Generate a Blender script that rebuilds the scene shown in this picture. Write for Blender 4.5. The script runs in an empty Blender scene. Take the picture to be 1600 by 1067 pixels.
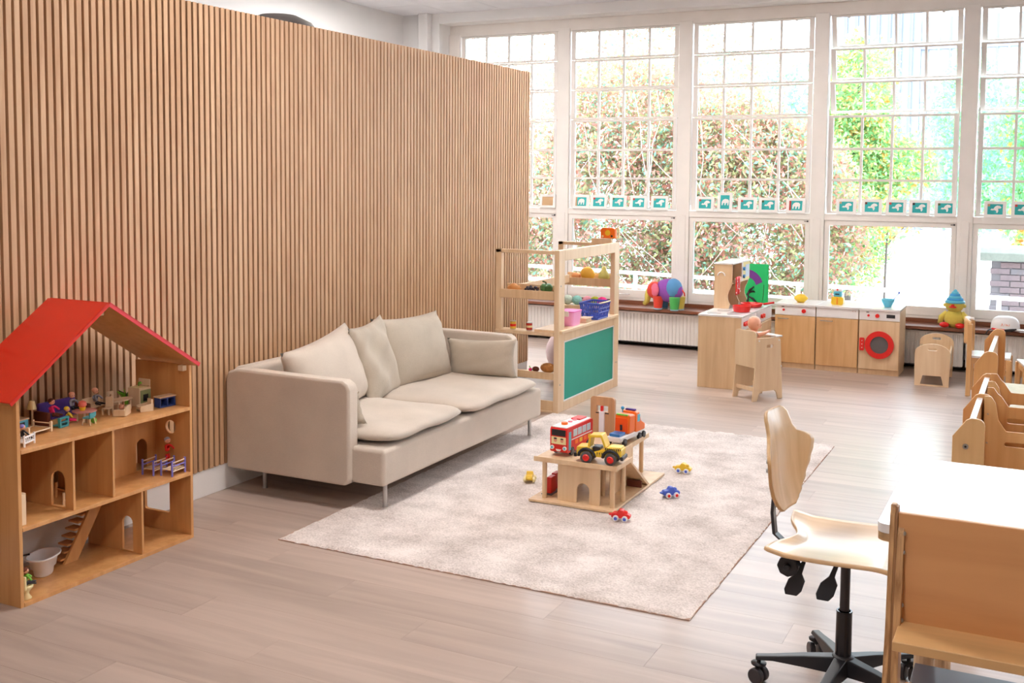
import bpy, bmesh, math, random
import numpy as np
from mathutils import Vector, Matrix
from mathutils.geometry import tessellate_polygon
R = random.Random(7)
sc = bpy.context.scene
C = sc.collection
PI = math.pi
# ------------------------------------------------------------ camera
cam_d = bpy.data.cameras.new('camera'); cam = bpy.data.objects.new('camera', cam_d); C.objects.link(cam)
FPX, PITCH, ROLL, YAW, CY = 1687.93, .0721, .0079, -.4643, 398.88
cam_d.sensor_width = 36; cam_d.lens = FPX / 1600 * 36; cam_d.shift_y = (CY - 533.5) / 1600
cam_d.clip_start = .05; cam_d.clip_end = 300
fw = Vector((math.sin(YAW) * math.cos(PITCH), math.cos(YAW) * math.cos(PITCH), -math.sin(PITCH)))
rt = Vector((math.cos(YAW), -math.sin(YAW), 0)); up = rt.cross(fw)
rt2 = rt * math.cos(ROLL) + up * math.sin(ROLL); up2 = -rt * math.sin(ROLL) + up * math.cos(ROLL)
M = Matrix((rt2, up2, -fw)).transposed().to_4x4(); M.translation = (0, 0, 1.66)
cam.matrix_world = M
sc.camera = cam
# ------------------------------------------------------------ world, light, exposure
w = bpy.data.worlds.new('overcast_sky'); sc.world = w; w.use_nodes = True
nt = w.node_tree; bg = nt.nodes['Background']
bg.inputs[0].default_value = (.78, .88, 1, 1); bg.inputs[1].default_value = 5.6
sc.view_settings.view_transform = 'Standard'; sc.view_settings.look = 'None'
sc.view_settings.gamma = 1; sc.view_settings.use_curve_mapping = False
sc.view_settings.exposure = 0.88
PANEL_FILL = 33.0          # strength of the added, unseen ceiling fill panels (see ceiling_fill_panel below)
sc.cycles.max_bounces = 8; sc.cycles.diffuse_bounces = 5; sc.cycles.glossy_bounces = 3
sc.cycles.transmission_bounces = 4; sc.cycles.transparent_max_bounces = 10
sc.cycles.sample_clamp_indirect = 6; sc.cycles.caustics_reflective = False; sc.cycles.caustics_refractive = False
for i, x in enumerate((-4.6, -1.2, 2.2)):         # portals: sampling aid for the sky seen through the windows
    l = bpy.data.lights.new('window_portal', 'AREA'); l.shape = 'RECTANGLE'; l.size = 3.3; l.size_y = 2.9
    l.cycles.is_portal = True
    o = bpy.data.objects.new('window_portal', l); C.objects.link(o); o.location = (x, 10.62, 1.85); o.rotation_euler = (-PI / 2, 0, 0)

# ------------------------------------------------------------ materials
def lin(c):
    return tuple((v / 255 / 12.92 if v / 255 <= .04045 else ((v / 255 + .055) / 1.055) ** 2.4) for v in c)
MATS = {}
def mat(name, col, rough=.5, metal=0, kind='plain', col2=None, scale=1, axis=2, spec=.5, coat=0, alpha=None, emit=0, bump=.1, rnd=0):
    if name in MATS: return MATS[name]
    m = bpy.data.materials.new(name); m.use_nodes = True; n = m.node_tree; b = n.nodes['Principled BSDF']
    L = n.links.new
    c = lin(col) + (1,)
    b.inputs['Base Color'].default_value = c; b.inputs['Roughness'].default_value = rough
    b.inputs['Metallic'].default_value = metal; b.inputs['Specular IOR Level'].default_value = spec
    b.inputs['Coat Weight'].default_value = coat; b.inputs['Coat Roughness'].default_value = .15
    if emit:
        b.inputs['Emission Color'].default_value = c; b.inputs['Emission Strength'].default_value = emit
    tc = n.nodes.new('ShaderNodeTexCoord')
    if kind == 'plain':      # faint tonal unevenness so that nothing is one flat value
        no = n.nodes.new('ShaderNodeTexNoise'); no.inputs['Scale'].default_value = 6 * scale; L(tc.outputs['Object'], no.inputs['Vector'])
        r = n.nodes.new('ShaderNodeValToRGB'); r.color_ramp.elements[0].position = .3; r.color_ramp.elements[1].position = .7
        k = .95
        r.color_ramp.elements[0].color = (c[0] * k, c[1] * k, c[2] * k, 1); r.color_ramp.elements[1].color = c
        L(no.outputs['Fac'], r.inputs['Fac']); L(r.outputs['Color'], b.inputs['Base Color'])
    elif kind == 'wood':
        c2 = lin(col2 or tuple(v * .88 for v in col)) + (1,)
        mp = n.nodes.new('ShaderNodeMapping'); s = [14 * scale] * 3; s[axis] = 1.1 * scale; mp.inputs['Scale'].default_value = s
        L(tc.outputs['Object'], mp.inputs['Vector'])
        no = n.nodes.new('ShaderNodeTexNoise'); no.inputs['Scale'].default_value = 1.6; no.inputs['Detail'].default_value = 6; no.inputs['Distortion'].default_value = .6
        L(mp.outputs['Vector'], no.inputs['Vector'])
        oi = n.nodes.new('ShaderNodeObjectInfo')
        add = n.nodes.new('ShaderNodeMath'); add.operation = 'MULTIPLY_ADD'; add.inputs[1].default_value = rnd; L(oi.outputs['Random'], add.inputs[0]); L(no.outputs['Fac'], add.inputs[2])
        r = n.nodes.new('ShaderNodeValToRGB'); r.color_ramp.elements[0].position = .35; r.color_ramp.elements[1].position = .68 + rnd
        r.color_ramp.elements[0].color = c; r.color_ramp.elements[1].color = c2
        L(add.outputs[0], r.inputs['Fac']); L(r.outputs['Color'], b.inputs['Base Color'])
        ad3 = n.nodes.new('ShaderNodeVectorMath'); ad3.operation = 'SCALE'
        if rnd:
            vm = n.nodes.new('ShaderNodeVectorMath'); vm.operation = 'ADD'; cx = n.nodes.new('ShaderNodeCombineXYZ')
            mu = n.nodes.new('ShaderNodeMath'); mu.operation = 'MULTIPLY'; mu.inputs[1].default_value = 37; L(oi.outputs['Random'], mu.inputs[0])
            for i in range(3): L(mu.outputs[0], cx.inputs[i])
            L(mp.outputs['Vector'], vm.inputs[0]); L(cx.outputs[0], vm.inputs[1]); L(vm.outputs[0], no.inputs['Vector'])
        n.nodes.remove(ad3)
        bp = n.nodes.new('ShaderNodeBump'); bp.inputs['Strength'].default_value = bump; bp.inputs['Distance'].default_value = .002
        L(no.outputs['Fac'], bp.inputs['Height']); L(bp.outputs['Normal'], b.inputs['Normal'])
    elif kind == 'fabric':
        c2 = lin(col2 or tuple(v * .86 for v in col)) + (1,)
        no = n.nodes.new('ShaderNodeTexNoise'); no.inputs['Scale'].default_value = 320 * scale; no.inputs['Detail'].default_value = 3
        n2 = n.nodes.new('ShaderNodeTexNoise'); n2.inputs['Scale'].default_value = 5; n2.inputs['Detail'].default_value = 4
        L(tc.outputs['Object'], no.inputs['Vector']); L(tc.outputs['Object'], n2.inputs['Vector'])
        mx = n.nodes.new('ShaderNodeMath'); mx.operation = 'MULTIPLY_ADD'; mx.inputs[1].default_value = .45; L(no.outputs['Fac'], mx.inputs[0])
        m2 = n.nodes.new('ShaderNodeMath'); m2.operation = 'MULTIPLY'; m2.inputs[1].default_value = .55; L(n2.outputs['Fac'], m2.inputs[0]); L(m2.outputs[0], mx.inputs[2])
        r = n.nodes.new('ShaderNodeValToRGB'); r.color_ramp.elements[0].position = .32; r.color_ramp.elements[1].position = .62
        r.color_ramp.elements[0].color = c2; r.color_ramp.elements[1].color = c
        L(mx.outputs[0], r.inputs['Fac']); L(r.outputs['Color'], b.inputs['Base Color'])
        bp = n.nodes.new('ShaderNodeBump'); bp.inputs['Strength'].default_value = bump * 3; bp.inputs['Distance'].default_value = .004
        m3 = n.nodes.new('ShaderNodeMath'); m3.operation = 'MULTIPLY_ADD'; m3.inputs[1].default_value = 4; L(n2.outputs['Fac'], m3.inputs[0]); L(no.outputs['Fac'], m3.inputs[2])
        L(m3.outputs[0], bp.inputs['Height']); L(bp.outputs['Normal'], b.inputs['Normal'])
        b.inputs['Sheen Weight'].default_value = .15
    MATS[name] = m; return m
def glass_mat():
    m = bpy.data.materials.new('window_glass'); m.use_nodes = True; n = m.node_tree; n.nodes.clear(); L = n.links.new
    o = n.nodes.new('ShaderNodeOutputMaterial'); mx = n.nodes.new('ShaderNodeMixShader'); t = n.nodes.new('ShaderNodeBsdfTransparent'); g = n.nodes.new('ShaderNodeBsdfGlossy')
    t.inputs[0].default_value = (.97, .985, .98, 1); g.inputs['Roughness'].default_value = .02
    f = n.nodes.new('ShaderNodeFresnel'); f.inputs[0].default_value = 1.3
    L(f.outputs[0], mx.inputs[0]); L(t.outputs[0], mx.inputs[1]); L(g.outputs[0], mx.inputs[2]); L(mx.outputs[0], o.inputs[0])
    return m
GLASS = glass_mat()

# ------------------------------------------------------------ mesh helpers
class MB:
    def __init__(s): s.bm = bmesh.new()
    def box(s, x0, x1, y0, y1, z0, z1):
        v = [s.bm.verts.new(p) for p in ((x0, y0, z0), (x1, y0, z0), (x1, y1, z0), (x0, y1, z0), (x0, y0, z1), (x1, y0, z1), (x1, y1, z1), (x0, y1, z1))]
        for f in ((0, 3, 2, 1), (4, 5, 6, 7), (0, 1, 5, 4), (1, 2, 6, 5), (2, 3, 7, 6), (3, 0, 4, 7)): s.bm.faces.new([v[i] for i in f])
        return s
    def rings(s, rings, cap=True, closed=False):
        vs = [[s.bm.verts.new(p) for p in r] for r in rings]; n = len(vs[0])
        pr = list(zip(vs, vs[1:])) + ([(vs[-1], vs[0])] if closed else [])
        for a, b in pr:
            for i in range(n):
                try: s.bm.faces.new((a[i], a[(i + 1) % n], b[(i + 1) % n], b[i]))
                except ValueError: pass
        if cap and not closed:
            s.bm.faces.new(vs[0][::-1]); s.bm.faces.new(vs[-1])
        return s
    def tube(s, pts, r, n=8, closed=False):
        pts = [Vector(p) for p in pts]; m = len(pts); rs = r if isinstance(r, (list, tuple)) else [r] * m
        out = []; prev = None
        for i, p in enumerate(pts):
            a = pts[i - 1] if i or closed else p; b = pts[(i + 1) % m] if i < m - 1 or closed else p
            d = (b - a).normalized()
            if prev is None: u = d.orthogonal().normalized()
            else:
                u = prev - d * prev.dot(d)
                u = u.normalized() if u.length > 1e-6 else d.orthogonal().normalized()
            prev = u; v = d.cross(u)
            out.append([p + (u * math.cos(2 * PI * k / n) + v * math.sin(2 * PI * k / n)) * rs[i] for k in range(n)])
        return s.rings(out, True, closed)
    def cyl(s, p0, p1, r, r1=None, n=16): return s.tube([p0, p1], [r, r if r1 is None else r1], n)
    def lathe(s, prof, c=(0, 0, 0), n=20, ax=2):
        out = []
        for r, h in prof:
            ring = []
            for k in range(n):
                a = 2 * PI * k / n; x, y = max(r, 1e-4) * math.cos(a), max(r, 1e-4) * math.sin(a)
                ring.append((c[0] + x, c[1] + y, c[2] + h) if ax == 2 else ((c[0] + h, c[1] + x, c[2] + y) if ax == 0 else (c[0] + y, c[1] + h, c[2] + x)))
            out.append(ring)
        return s.rings(out)
    def ell(s, c, rx, ry=None, rz=None, n=14, rot=None):
        ry = rx if ry is None else ry; rz = rx if rz is None else rz; out = []; m = max(6, n // 2)
        for i in range(m + 1):
            t = -PI / 2 + PI * i / m; ct = max(math.cos(t), 1e-3)
            ring = []
            for k in range(n):
                v = Vector((rx * ct * math.cos(2 * PI * k / n), ry * ct * math.sin(2 * PI * k / n), rz * math.sin(t)))
                if rot is not None: v = rot @ v
                ring.append(v + Vector(c))
            out.append(ring)
        return s.rings(out)
    def prism(s, outer, t, ax='y', at=0, holes=()):
        """outline (a,b) extruded by t along ax from at; (a,b) = the other two axes in xyz order"""
        loops = [list(outer)] + [list(h) for h in holes]
        def P(a, b, c):
            return {'x': (c, a, b), 'y': (a, c, b), 'z': (a, b, c)}[ax]
        flat = [p for l in loops for p in l]
        tri = tessellate_polygon([[Vector((a, b, 0)) for a, b in l] for l in loops])
        v0 = [s.bm.verts.new(P(a, b, at)) for a, b in flat]; v1 = [s.bm.verts.new(P(a, b, at + t)) for a, b in flat]
        for f in tri:
            try:
                s.bm.faces.new([v0[i] for i in f]); s.bm.faces.new([v1[i] for i in f][::-1])
            except ValueError: pass
        k = 0
        for l in loops:
            n = len(l)
            for i in range(n):
                try: s.bm.faces.new((v0[k + i], v0[k + (i + 1) % n], v1[k + (i + 1) % n], v1[k + i]))
                except ValueError: pass
            k += n
        return s
    def grid(s, f, nu, nv, closed_u=False):
        vs = [[s.bm.verts.new(f(i / nu, j / nv)) for j in range(nv + 1)] for i in range(nu + 1)]
        for i in range(nu):
            for j in range(nv): s.bm.faces.new((vs[i][j], vs[i + 1][j], vs[i + 1][j + 1], vs[i][j + 1]))
        return s
    def xf(s, mtx): bmesh.ops.transform(s.bm, matrix=mtx, verts=s.bm.verts); return s
    def build(s, name, m, parent=None, loc=None, rot=None, bev=0, seg=2, smooth=False, sub=0, solid=0, kind=None, label=None):
        bmesh.ops.recalc_face_normals(s.bm, faces=s.bm.faces)
        me = bpy.data.meshes.new(name); s.bm.to_mesh(me); s.bm.free(); s.bm = None
        for mm in (m if isinstance(m, (list, tuple)) else [m]): me.materials.append(mm)
        o = bpy.data.objects.new(name, me); C.objects.link(o)
        if parent: o.parent = parent
        if loc: o.location = loc
        if rot: o.rotation_euler = rot
        if smooth or sub:
            me.polygons.foreach_set('use_smooth', [True] * len(me.polygons))
        if solid: md = o.modifiers.new('s', 'SOLIDIFY'); md.thickness = solid; md.offset = 0
        if bev:
            md = o.modifiers.new('b', 'BEVEL'); md.width = bev; md.segments = seg; md.limit_method = 'ANGLE'; md.angle_limit = .7
            if seg > 1:
                me.polygons.foreach_set('use_smooth', [True] * len(me.polygons)); md.harden_normals = True
        if sub: md = o.modifiers.new('d', 'SUBSURF'); md.levels = sub; md.render_levels = sub
        if kind: o['kind'] = kind
        if label: o['label'] = label
        return o
def box(name, m, x0, x1, y0, y1, z0, z1, parent=None, bev=.002, seg=2, **k): return MB().box(x0, x1, y0, y1, z0, z1).build(name, m, parent, bev=bev, seg=seg, **k)
def tag(o, label, cat, group=None):
    o['label'] = label; o['category'] = cat
    if group: o['group'] = group
    return o
def thing(name, label, cat, loc=(0, 0, 0), rz=0, group=None):
    o = bpy.data.objects.new(name, None); C.objects.link(o); o.location = loc; o.rotation_euler = (0, 0, rz); o.empty_display_size = .05
    return tag(o, label, cat, group)
KIDS = {}
def clone(o, loc, rz=0, label=None, parent=None, top=True):
    c = o.copy(); C.objects.link(c); c.parent = parent
    if top: c.location = loc; c.rotation_euler = (o.rotation_euler[0], o.rotation_euler[1], rz)
    if label: c['label'] = label
    for k in list(o.children): clone(k, None, 0, None, c, False)
    return c
def rrect(x0, x1, y0, y1, r, n=5, corners=(1, 1, 1, 1)):
    out = []
    for k, (cx, cy, a0) in enumerate(((x0 + r, y0 + r, PI), (x1 - r, y0 + r, 1.5 * PI), (x1 - r, y1 - r, 0), (x0 + r, y1 - r, PI / 2))):
        if not corners[k]: out.append(((x0, y0), (x1, y0), (x1, y1), (x0, y1))[k]); continue
        for i in range(n + 1):
            a = a0 + PI / 2 * i / n; out.append((cx + r * math.cos(a), cy + r * math.sin(a)))
    return out
def circ(cx, cy, r, n=20, ry=None): return [(cx + r * math.cos(2 * PI * i / n), cy + (ry or r) * math.sin(2 * PI * i / n)) for i in range(n)]
def arch(x0, x1, z0, z1, n=8):
    r = (x1 - x0) / 2; k = z1 - r
    return [(x0, z0), (x1, z0)] + [((x0 + x1) / 2 + r * math.cos(PI * i / n), k + r * math.sin(PI * i / n)) for i in range(n + 1)]
def skin(name, m, joints, edges, parent, sub=1, loc=None):
    me = bpy.data.meshes.new(name); me.from_pydata([j[:3] for j in joints], edges, []); me.materials.append(m)
    o = bpy.data.objects.new(name, me); C.objects.link(o); o.parent = parent
    if loc: o.location = loc
    md = o.modifiers.new('k', 'SKIN'); md.use_smooth_shade = True
    for i, j in enumerate(joints): me.skin_vertices[0].data[i].radius = (j[3], j[3]); me.skin_vertices[0].data[i].use_root = (i == 0)
    md = o.modifiers.new('d', 'SUBSURF'); md.levels = sub; md.render_levels = sub
    return o
def pillow(w, h, t, pinch=.06, crumple=.0, seed=0, n=20):
    """cushion standing in the YZ plane (faces +x), origin at its centre"""
    rr = random.Random(seed); ph = [rr.uniform(0, 6) for _ in range(8)]
    mb = MB()
    def f(side):
        def g(i, j):
            u, v = i * 2 - 1, j * 2 - 1
            e = (1 - abs(u) ** 3.2) * (1 - abs(v) ** 3.2)
            th = t / 2 * max(e, 0) ** .55
            y = u * w / 2 * (1 - pinch * (1 - v * v) * u * u * 1.4); z = v * h / 2 * (1 - pinch * (1 - u * u) * v * v * 1.4)
            d = crumple * e * (math.sin(5 * u + 3 * v + ph[0]) * .5 + math.sin(9 * v - 4 * u + ph[1]) * .35 + math.sin(3 * u * v * 4 + ph[2]) * .3)
            fold = .006 * (abs(u) ** 6 + abs(v) ** 6) * math.sin(14 * (u - v) + ph[3]) * (1 - abs(u * v) ** 8)
            return (side * (th + fold * (e > 0)) + d * (1 if side > 0 else .6), y + d * .3, z)
        return g
    mb.grid(f(1), n, n); mb.grid(f(-1), n, n)
    bmesh.ops.remove_doubles(mb.bm, verts=mb.bm.verts, dist=.0006)
    return mb

# ------------------------------------------------------------ palette
WHITE = mat('white_paint', (240, 239, 238), .55, scale=.4)
FRAME = mat('window_paint', (236, 230, 224), .45)
CEIL = mat('ceiling_tile_white', (232, 233, 238), .9)
DARK = mat('black_felt', (46, 30, 24), .9)
SLAT = mat('oak_slat', (206, 169, 132), .5, kind='wood', col2=(180, 137, 99), axis=2, rnd=.16, scale=1.2)
PLANK = mat('oak_vinyl', (190, 170, 157), .46, kind='wood', col2=(160, 142, 131), axis=0, rnd=.2, scale=.55, coat=.24, bump=.05)
SILLW = mat('brown_hardwood', (128, 74, 48), .35, kind='wood', axis=0)
RAD = mat('radiator_enamel', (226, 221, 216), .4)
SOFA = mat('sofa_fabric', (208, 194, 179), .95, kind='fabric', col2=(194, 181, 167))
CUSH = mat('cushion_fabric', (192, 180, 163), .95, kind='fabric', col2=(174, 162, 145))
CHROME = mat('brushed_steel', (190, 188, 186), .3, 1)
BIRCH = mat('birch_plywood', (226, 196, 158), .42, kind='wood', col2=(212, 178, 138), coat=.15)
BEECH = mat('honey_plywood', (216, 160, 102), .38, kind='wood', col2=(200, 142, 84), coat=.2)
MAPLE = mat('pale_plywood', (232, 206, 172), .4, kind='wood', col2=(222, 192, 155), coat=.15)
EDGE = mat('ply_edge', (168, 120, 78), .5, kind='wood', scale=3, axis=0)
ROOFR = mat('red_lacquer', (222, 36, 14), .28, coat=.4)
PINKE = mat('pink_red_edge', (226, 60, 70), .4)
BLACK = mat('black_plastic', (34, 32, 36), .4)
GREY = mat('grey_plastic', (96, 96, 100), .45)
WLAM = mat('white_laminate', (232, 231, 232), .22, coat=.3)
GREENB = mat('green_board', (30, 158, 138), .6)
def pl(name, col, rough=.35): return mat(name, col, rough)
RED = pl('red_plastic', (222, 30, 24)); YEL = pl('yellow_plastic', (238, 196, 48)); BLU = pl('blue_plastic', (70, 98, 200)); ORA = pl('orange_plastic', (246, 116, 26))
SKY = pl('sky_blue_plastic', (98, 194, 220)); TEAL = pl('teal_paint', (58, 150, 160)); PNK = pl('pink_plastic', (240, 130, 200)); WHP = pl('white_plastic', (240, 238, 238))
SKIN = pl('doll_skin', (226, 160, 128), .5); PUR = mat('purple_felt', (88, 56, 150), .9, kind='fabric'); LIL = pl('lilac_paint', (122, 116, 200), .45)
RUGM = mat('rug_pile', (238, 227, 221), 1, kind='fabric', col2=(178, 164, 156), scale=.36, bump=.4)
GRN = pl('leaf_green_plastic', (120, 190, 60)); DGRN = pl('dark_green', (62, 92, 52)); CREAM = pl('cream_plastic', (240, 224, 170))
MAG = pl('magenta_felt', (226, 40, 110), .8); DBLU = pl('denim_blue', (52, 74, 140), .6); GFELT = pl('grey_felt', (150, 148, 160), .9); BRN = pl('brown_felt', (104, 52, 34), .9)
# ============================================================ SETTING
# --- floor: slab with vinyl planks laid along x
floor = box('floor', DARK, -6.4, 4.6, -3.6, 10.2, -.12, -.006, bev=0); floor['kind'] = 'structure'
PW, PL_ = .2, 1.32
pm = MB().box(.0002, PL_ - .0002, .0002, PW - .0002, -.006, 0).build('plank', PLANK, floor, bev=.0004, seg=1)
vis = []
for j in range(11, 51):
    y = j * PW; off = (j * 0.47) % PL_
    x = -6.4 - off
    while x < 4.6:
        vis.append((x, y)); x += PL_
def px_(x, y):      # how far a plank is from the visible wedge of floor
    return -.66 * y - .9 < x + PL_ and x < .05 * y + .35 and x + PL_ > -4.1 - max(0, (y - 7.8) * 2)
near = [p for p in vis if px_(*p)][:299]
far = [p for p in vis if p not in set(near)]
for j in list(range(-18, 11)):
    y = j * PW; x = -6.4 - (j * .47) % PL_
    while x < 4.6: far.append((x, y)); x += PL_
first = True
for x, y in near:
    if first: o = pm; first = False
    else: o = pm.copy(); C.objects.link(o)
    o.location = (x, y, 0)
f = MB()
for x, y in far: f.box(max(x, -6.4) + .0006, min(x + PL_, 4.6) - .0006, y + .0006, min(y + PW, 10.2) - .0006, -.006, 0)
f.build('distant_planks', PLANK, floor, kind='stuff')
# --- slatted partition (2.5 m, ends before the windows)
wl = box('wall_left', WHITE, -4.02, -3.888, -1, 8.02, 0, 2.51, bev=.002); wl['kind'] = 'structure'
box('backing', DARK, -3.888, -3.884, 1.6, 8.02, .14, 2.512, wl, bev=0)
s0 = MB().box(-3.884, -3.862, -.0135, .0135, .14, 2.517).build('slat', SLAT, wl, bev=.0012, seg=1)
for i in range(160):
    o = s0 if i == 0 else s0.copy()
    if i: C.objects.link(o)
    o.location = (0, 8.005 - i * .04, 0)
b = box('baseboard_left', WHITE, -3.888, -3.868, 1.2, 8.02, 0, .138, bev=.003); b['kind'] = 'structure'
# --- far left wall, right wall, rear wall, ceiling
for nm, a in (('wall_far_left', (-6.6, -6.385, -3.6, 10.5, 0, 3.5)), ('wall_right', (4.6, 4.8, -3.6, 10.5, 0, 3.5)), ('wall_rear', (-6.6, 4.8, -3.8, -3.6, 0, 3.5))):
    o = box(nm, WHITE, *a, bev=0); o['kind'] = 'structure'
ce = box('ceiling', CEIL, -6.6, 4.8, -3.8, 10.5, 3.402, 3.5, bev=0); ce['kind'] = 'structure'
t0 = MB().box(.003, .597, .003, .597, 3.39, 3.402).build('ceiling_tile', CEIL, ce, bev=.002, seg=1)
first = True
for i in range(18):
    for j in range(5):
        o = t0 if first else t0.copy()
        if not first: C.objects.link(o)
        first = False; o.location = (-6.113 + i * .6 - .27, 9.57 - j * .6 - .1, 0)
g = MB()
for i in range(19): g.box(-6.385 + i * .6 - .002 , -6.383 + i * .6 + .004, 7.0, 10.07, 3.396, 3.402)
for j in range(6): g.box(-6.385, 4.6, 7.068 + j * .6, 7.074 + j * .6, 3.396, 3.402)
g.build('tile_grid', WHITE, ce, bev=0)
# unseen fill panels added on the ceiling to brighten the room, above the frame
EMI = mat('fill_diffuser', (255, 250, 247), .5, emit=PANEL_FILL)
k = 0
for (x, y) in ((-.8, .9), (-2.4, 4.2), (-5.2, 5.4), (-5.2, 8.2), (-2.4, 8.0), (2.6, 4.6)):
    t = thing('ceiling_fill_panel', 'square ceiling fill panel added out of view to brighten the room', 'lamp', (x, y, 3.40), 0, 'unseen ceiling fill panels')
    MB().prism(rrect(-.31, .31, -.31, .31, .01), .03, 'z', -.03, [rrect(-.285, .285, -.285, .285, .005)[::-1]]).build('frame', WHITE, t)
    box('diffuser', EMI, -.285, .285, -.285, .285, -.018, -.012, t, bev=0)
# --- window wall
wb = MB()
wb.box(-6.385, -5.93, 10.07, 10.5, 0, 3.402)             # pier at the left
wb.box(-5.93, 4.6, 10.07, 10.5, 3.285, 3.402)            # beam over the windows
wb.box(-5.93, 4.6, 10.2, 10.5, 0, .36)                   # parapet under the sill
o = wb.build('wall_back', WHITE, bev=.004, seg=2); o['kind'] = 'structure'
def st(name, m, *a, **k):
    o = box(name, m, *a, **k); o['kind'] = 'structure'; return o
st('trim_1', FRAME, -5.93, 4.6, 10.3, 10.4, 3.165, 3.285, bev=.004)
o = MB().box(-6.14, -6.02, 9.97, 10.07, 0, 3.39).build('trim_2', WHITE, bev=.012, seg=3); o['kind'] = 'structure'
st('baseboard_back', DARK, -5.93, 4.6, 10.185, 10.2, 0, .09)
o = MB().box(-5.95, 4.6, 9.98, 10.31, .361, .391).build('trim_3', SILLW, bev=.004); o['kind'] = 'structure'
st('trim_4', SILLW, -5.93, 4.6, 10.288, 10.31, .391, .424, bev=.003)
PC = [-5.865, -4.571, -3.272, -1.971, -.695, .595, 1.885, 3.175, 4.465]
for i, c in enumerate(PC):
    m = MB(); hw = .065
    m.box(c - hw, c + hw, 10.28, 10.40, .424, 3.19); m.box(c - hw * .55, c + hw * .55, 10.272, 10.28, .424, 1.30)
    o = m.build('trim_%d' % (5 + i), FRAME, bev=.004); o['kind'] = 'structure'
Z0, Z1, Z2 = 1.345, 2.256, 3.165
for wi in range(8):
    x0, x1 = PC[wi] + .065, PC[wi + 1] - .065
    m = MB(); m.box(x0, x1, 10.285, 10.40, 1.285, 1.345); m.box(x0, x1, 10.30, 10.40, .424, .45)
    root = m.build('window_%d' % (wi + 1), FRAME, bev=.003); root['kind'] = 'structure'
    # fixed lower light with its own sash, handle and one large pane
    yy = 10.315
    m = MB(); m.prism([(x0 + .003, .45), (x1 - .003, .45), (x1 - .003, 1.285), (x0 + .003, 1.285)], .05, 'y', 10.295, [[(x0 + .045, .53), (x0 + .045, 1.24), (x1 - .045, 1.24), (x1 - .045, .53)]])
    s = m.build('sash', FRAME, root, bev=.003)
    box('pane', GLASS, x0 + .04, x1 - .04, 10.33, 10.334, .525, 1.245, s, bev=0)
    hx = (x0 + x1) / 2 + .04
    MB().tube([(hx - .06, 10.295, .485), (hx - .06, 10.262, .489), (hx + .06, 10.262, .489), (hx + .06, 10.295, .485)], .006, 6).build('handle', WHP, s, smooth=True)
    # fixed grid of 4 x 3 panes
    gw = x1 - x0 - .09; pw = gw / 4; bw = .011
    def gridsash(zb, zt, rows, name='sash', tilt=0, y0=10.31):
        xs = [x0 + .045 + k * pw for k in range(5)]; hgt = zt - zb
        fz = .024 if rows > 1 else .02
        zz = [zb + fz + k * (hgt - 2 * fz) / rows for k in range(rows + 1)]
        holes = []
        for a in range(4):
            for b_ in range(rows):
                holes.append([(xs[a] + bw, zz[b_] + (bw if b_ else 0)), (xs[a] + bw, zz[b_ + 1] - (bw if b_ < rows - 1 else 0)), (xs[a + 1] - bw, zz[b_ + 1] - (bw if b_ < rows - 1 else 0)), (xs[a + 1] - bw, zz[b_] + (bw if b_ else 0))])
        m = MB(); zc = zt
        m.prism([(x0 + .012, zb - zc + .003), (x1 - .012, zb - zc + .003), (x1 - .012, -.003), (x0 + .012, -.003)], .035, 'y', 0, [[(p[0], p[1] - zc) for p in h] for h in holes])
        s = m.build(name, FRAME, root, loc=(0, y0, zc), rot=(tilt, 0, 0), bev=.002, seg=1)
        for h in holes:
            box('pane', GLASS, h[0][0] - .004, h[2][0] + .004, .016, .019, h[0][1] - zc - .004, h[1][1] - zc + .004, s, bev=0)
        return s
    gridsash(Z0, Z1, 3)
    rh = (Z2 - Z1) / 3
    for r in range(3):
        tl = (.32, .30, .30)[r] if wi in (3, 4) else .0
        gridsash(Z1 + r * rh, Z1 + (r + 1) * rh, 1, tilt=tl, y0=10.305)
    for hx in (x0 + .17, x1 - .17):
        MB().box(hx - .012, hx + .012, 10.285, 10.305, 3.135, 3.16).cyl((hx - .02, 10.285, 3.152), (hx + .03, 10.285, 3.146), .006, n=6).build('latch', FRAME, root)
    for hx in (x1 - .012, x0 + .02):
        MB().cyl((hx, 10.27, 1.40), (hx, 10.27, 2.30), .006, n=6).build('pull_rod', WHP, root)
    MB().cyl((x1 - .02, 10.275, 1.27), (x1 - .02, 10.285, 1.27), .008, n=8).box(x1 - .05, x1 - .02, 10.272, 10.28, 1.266, 1.272).build('catch', BLACK, root)
# --- radiators
def radiator(x0, x1, label):
    t = thing('radiator', label, 'radiator', ((x0 + x1) / 2, 10.1, .03), 0, 'ribbed radiators under the sill'); h = (x1 - x0) / 2
    m = MB(); prof = []; n = int((x1 - x0) / .036); 
    for i in range(n):
        a = -h + i * (2 * h / n); p = 2 * h / n
        prof += [(a, -.055), (a + p * .25, -.055), (a + p * .35, -.063), (a + p * .85, -.063), (a + p * .95, -.055)]
    prof += [(h, -.055), (h, .045), (-h, .045)]
    m.prism(prof, .285, 'z', .02); m.build('panel', RAD, t)
    box('top_cap', RAD, -h, h, -.07, .05, .300, .318, t); box('bottom_cap', GREY, -h + .01, h - .01, -.045, .04, .008, .02, t)
    for s in (-h + .15, h - .15): box('bracket', RAD, s - .02, s + .02, -.02, .098, -.03, .2, t)
    for s in (-h, h): box('end_cap', RAD, s - .004, s + .004, -.066, .05, .02, .305, t)
radiator(-5.3, -2.62, 'long white ribbed radiator seen behind the play shop and the plush elephant')
radiator(-2.5, -.66, 'white ribbed radiator behind the play kitchen cabinets and the doll cradle')
radiator(-.63, 1.4, 'white ribbed radiator behind the small wooden chairs at the right')
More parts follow.
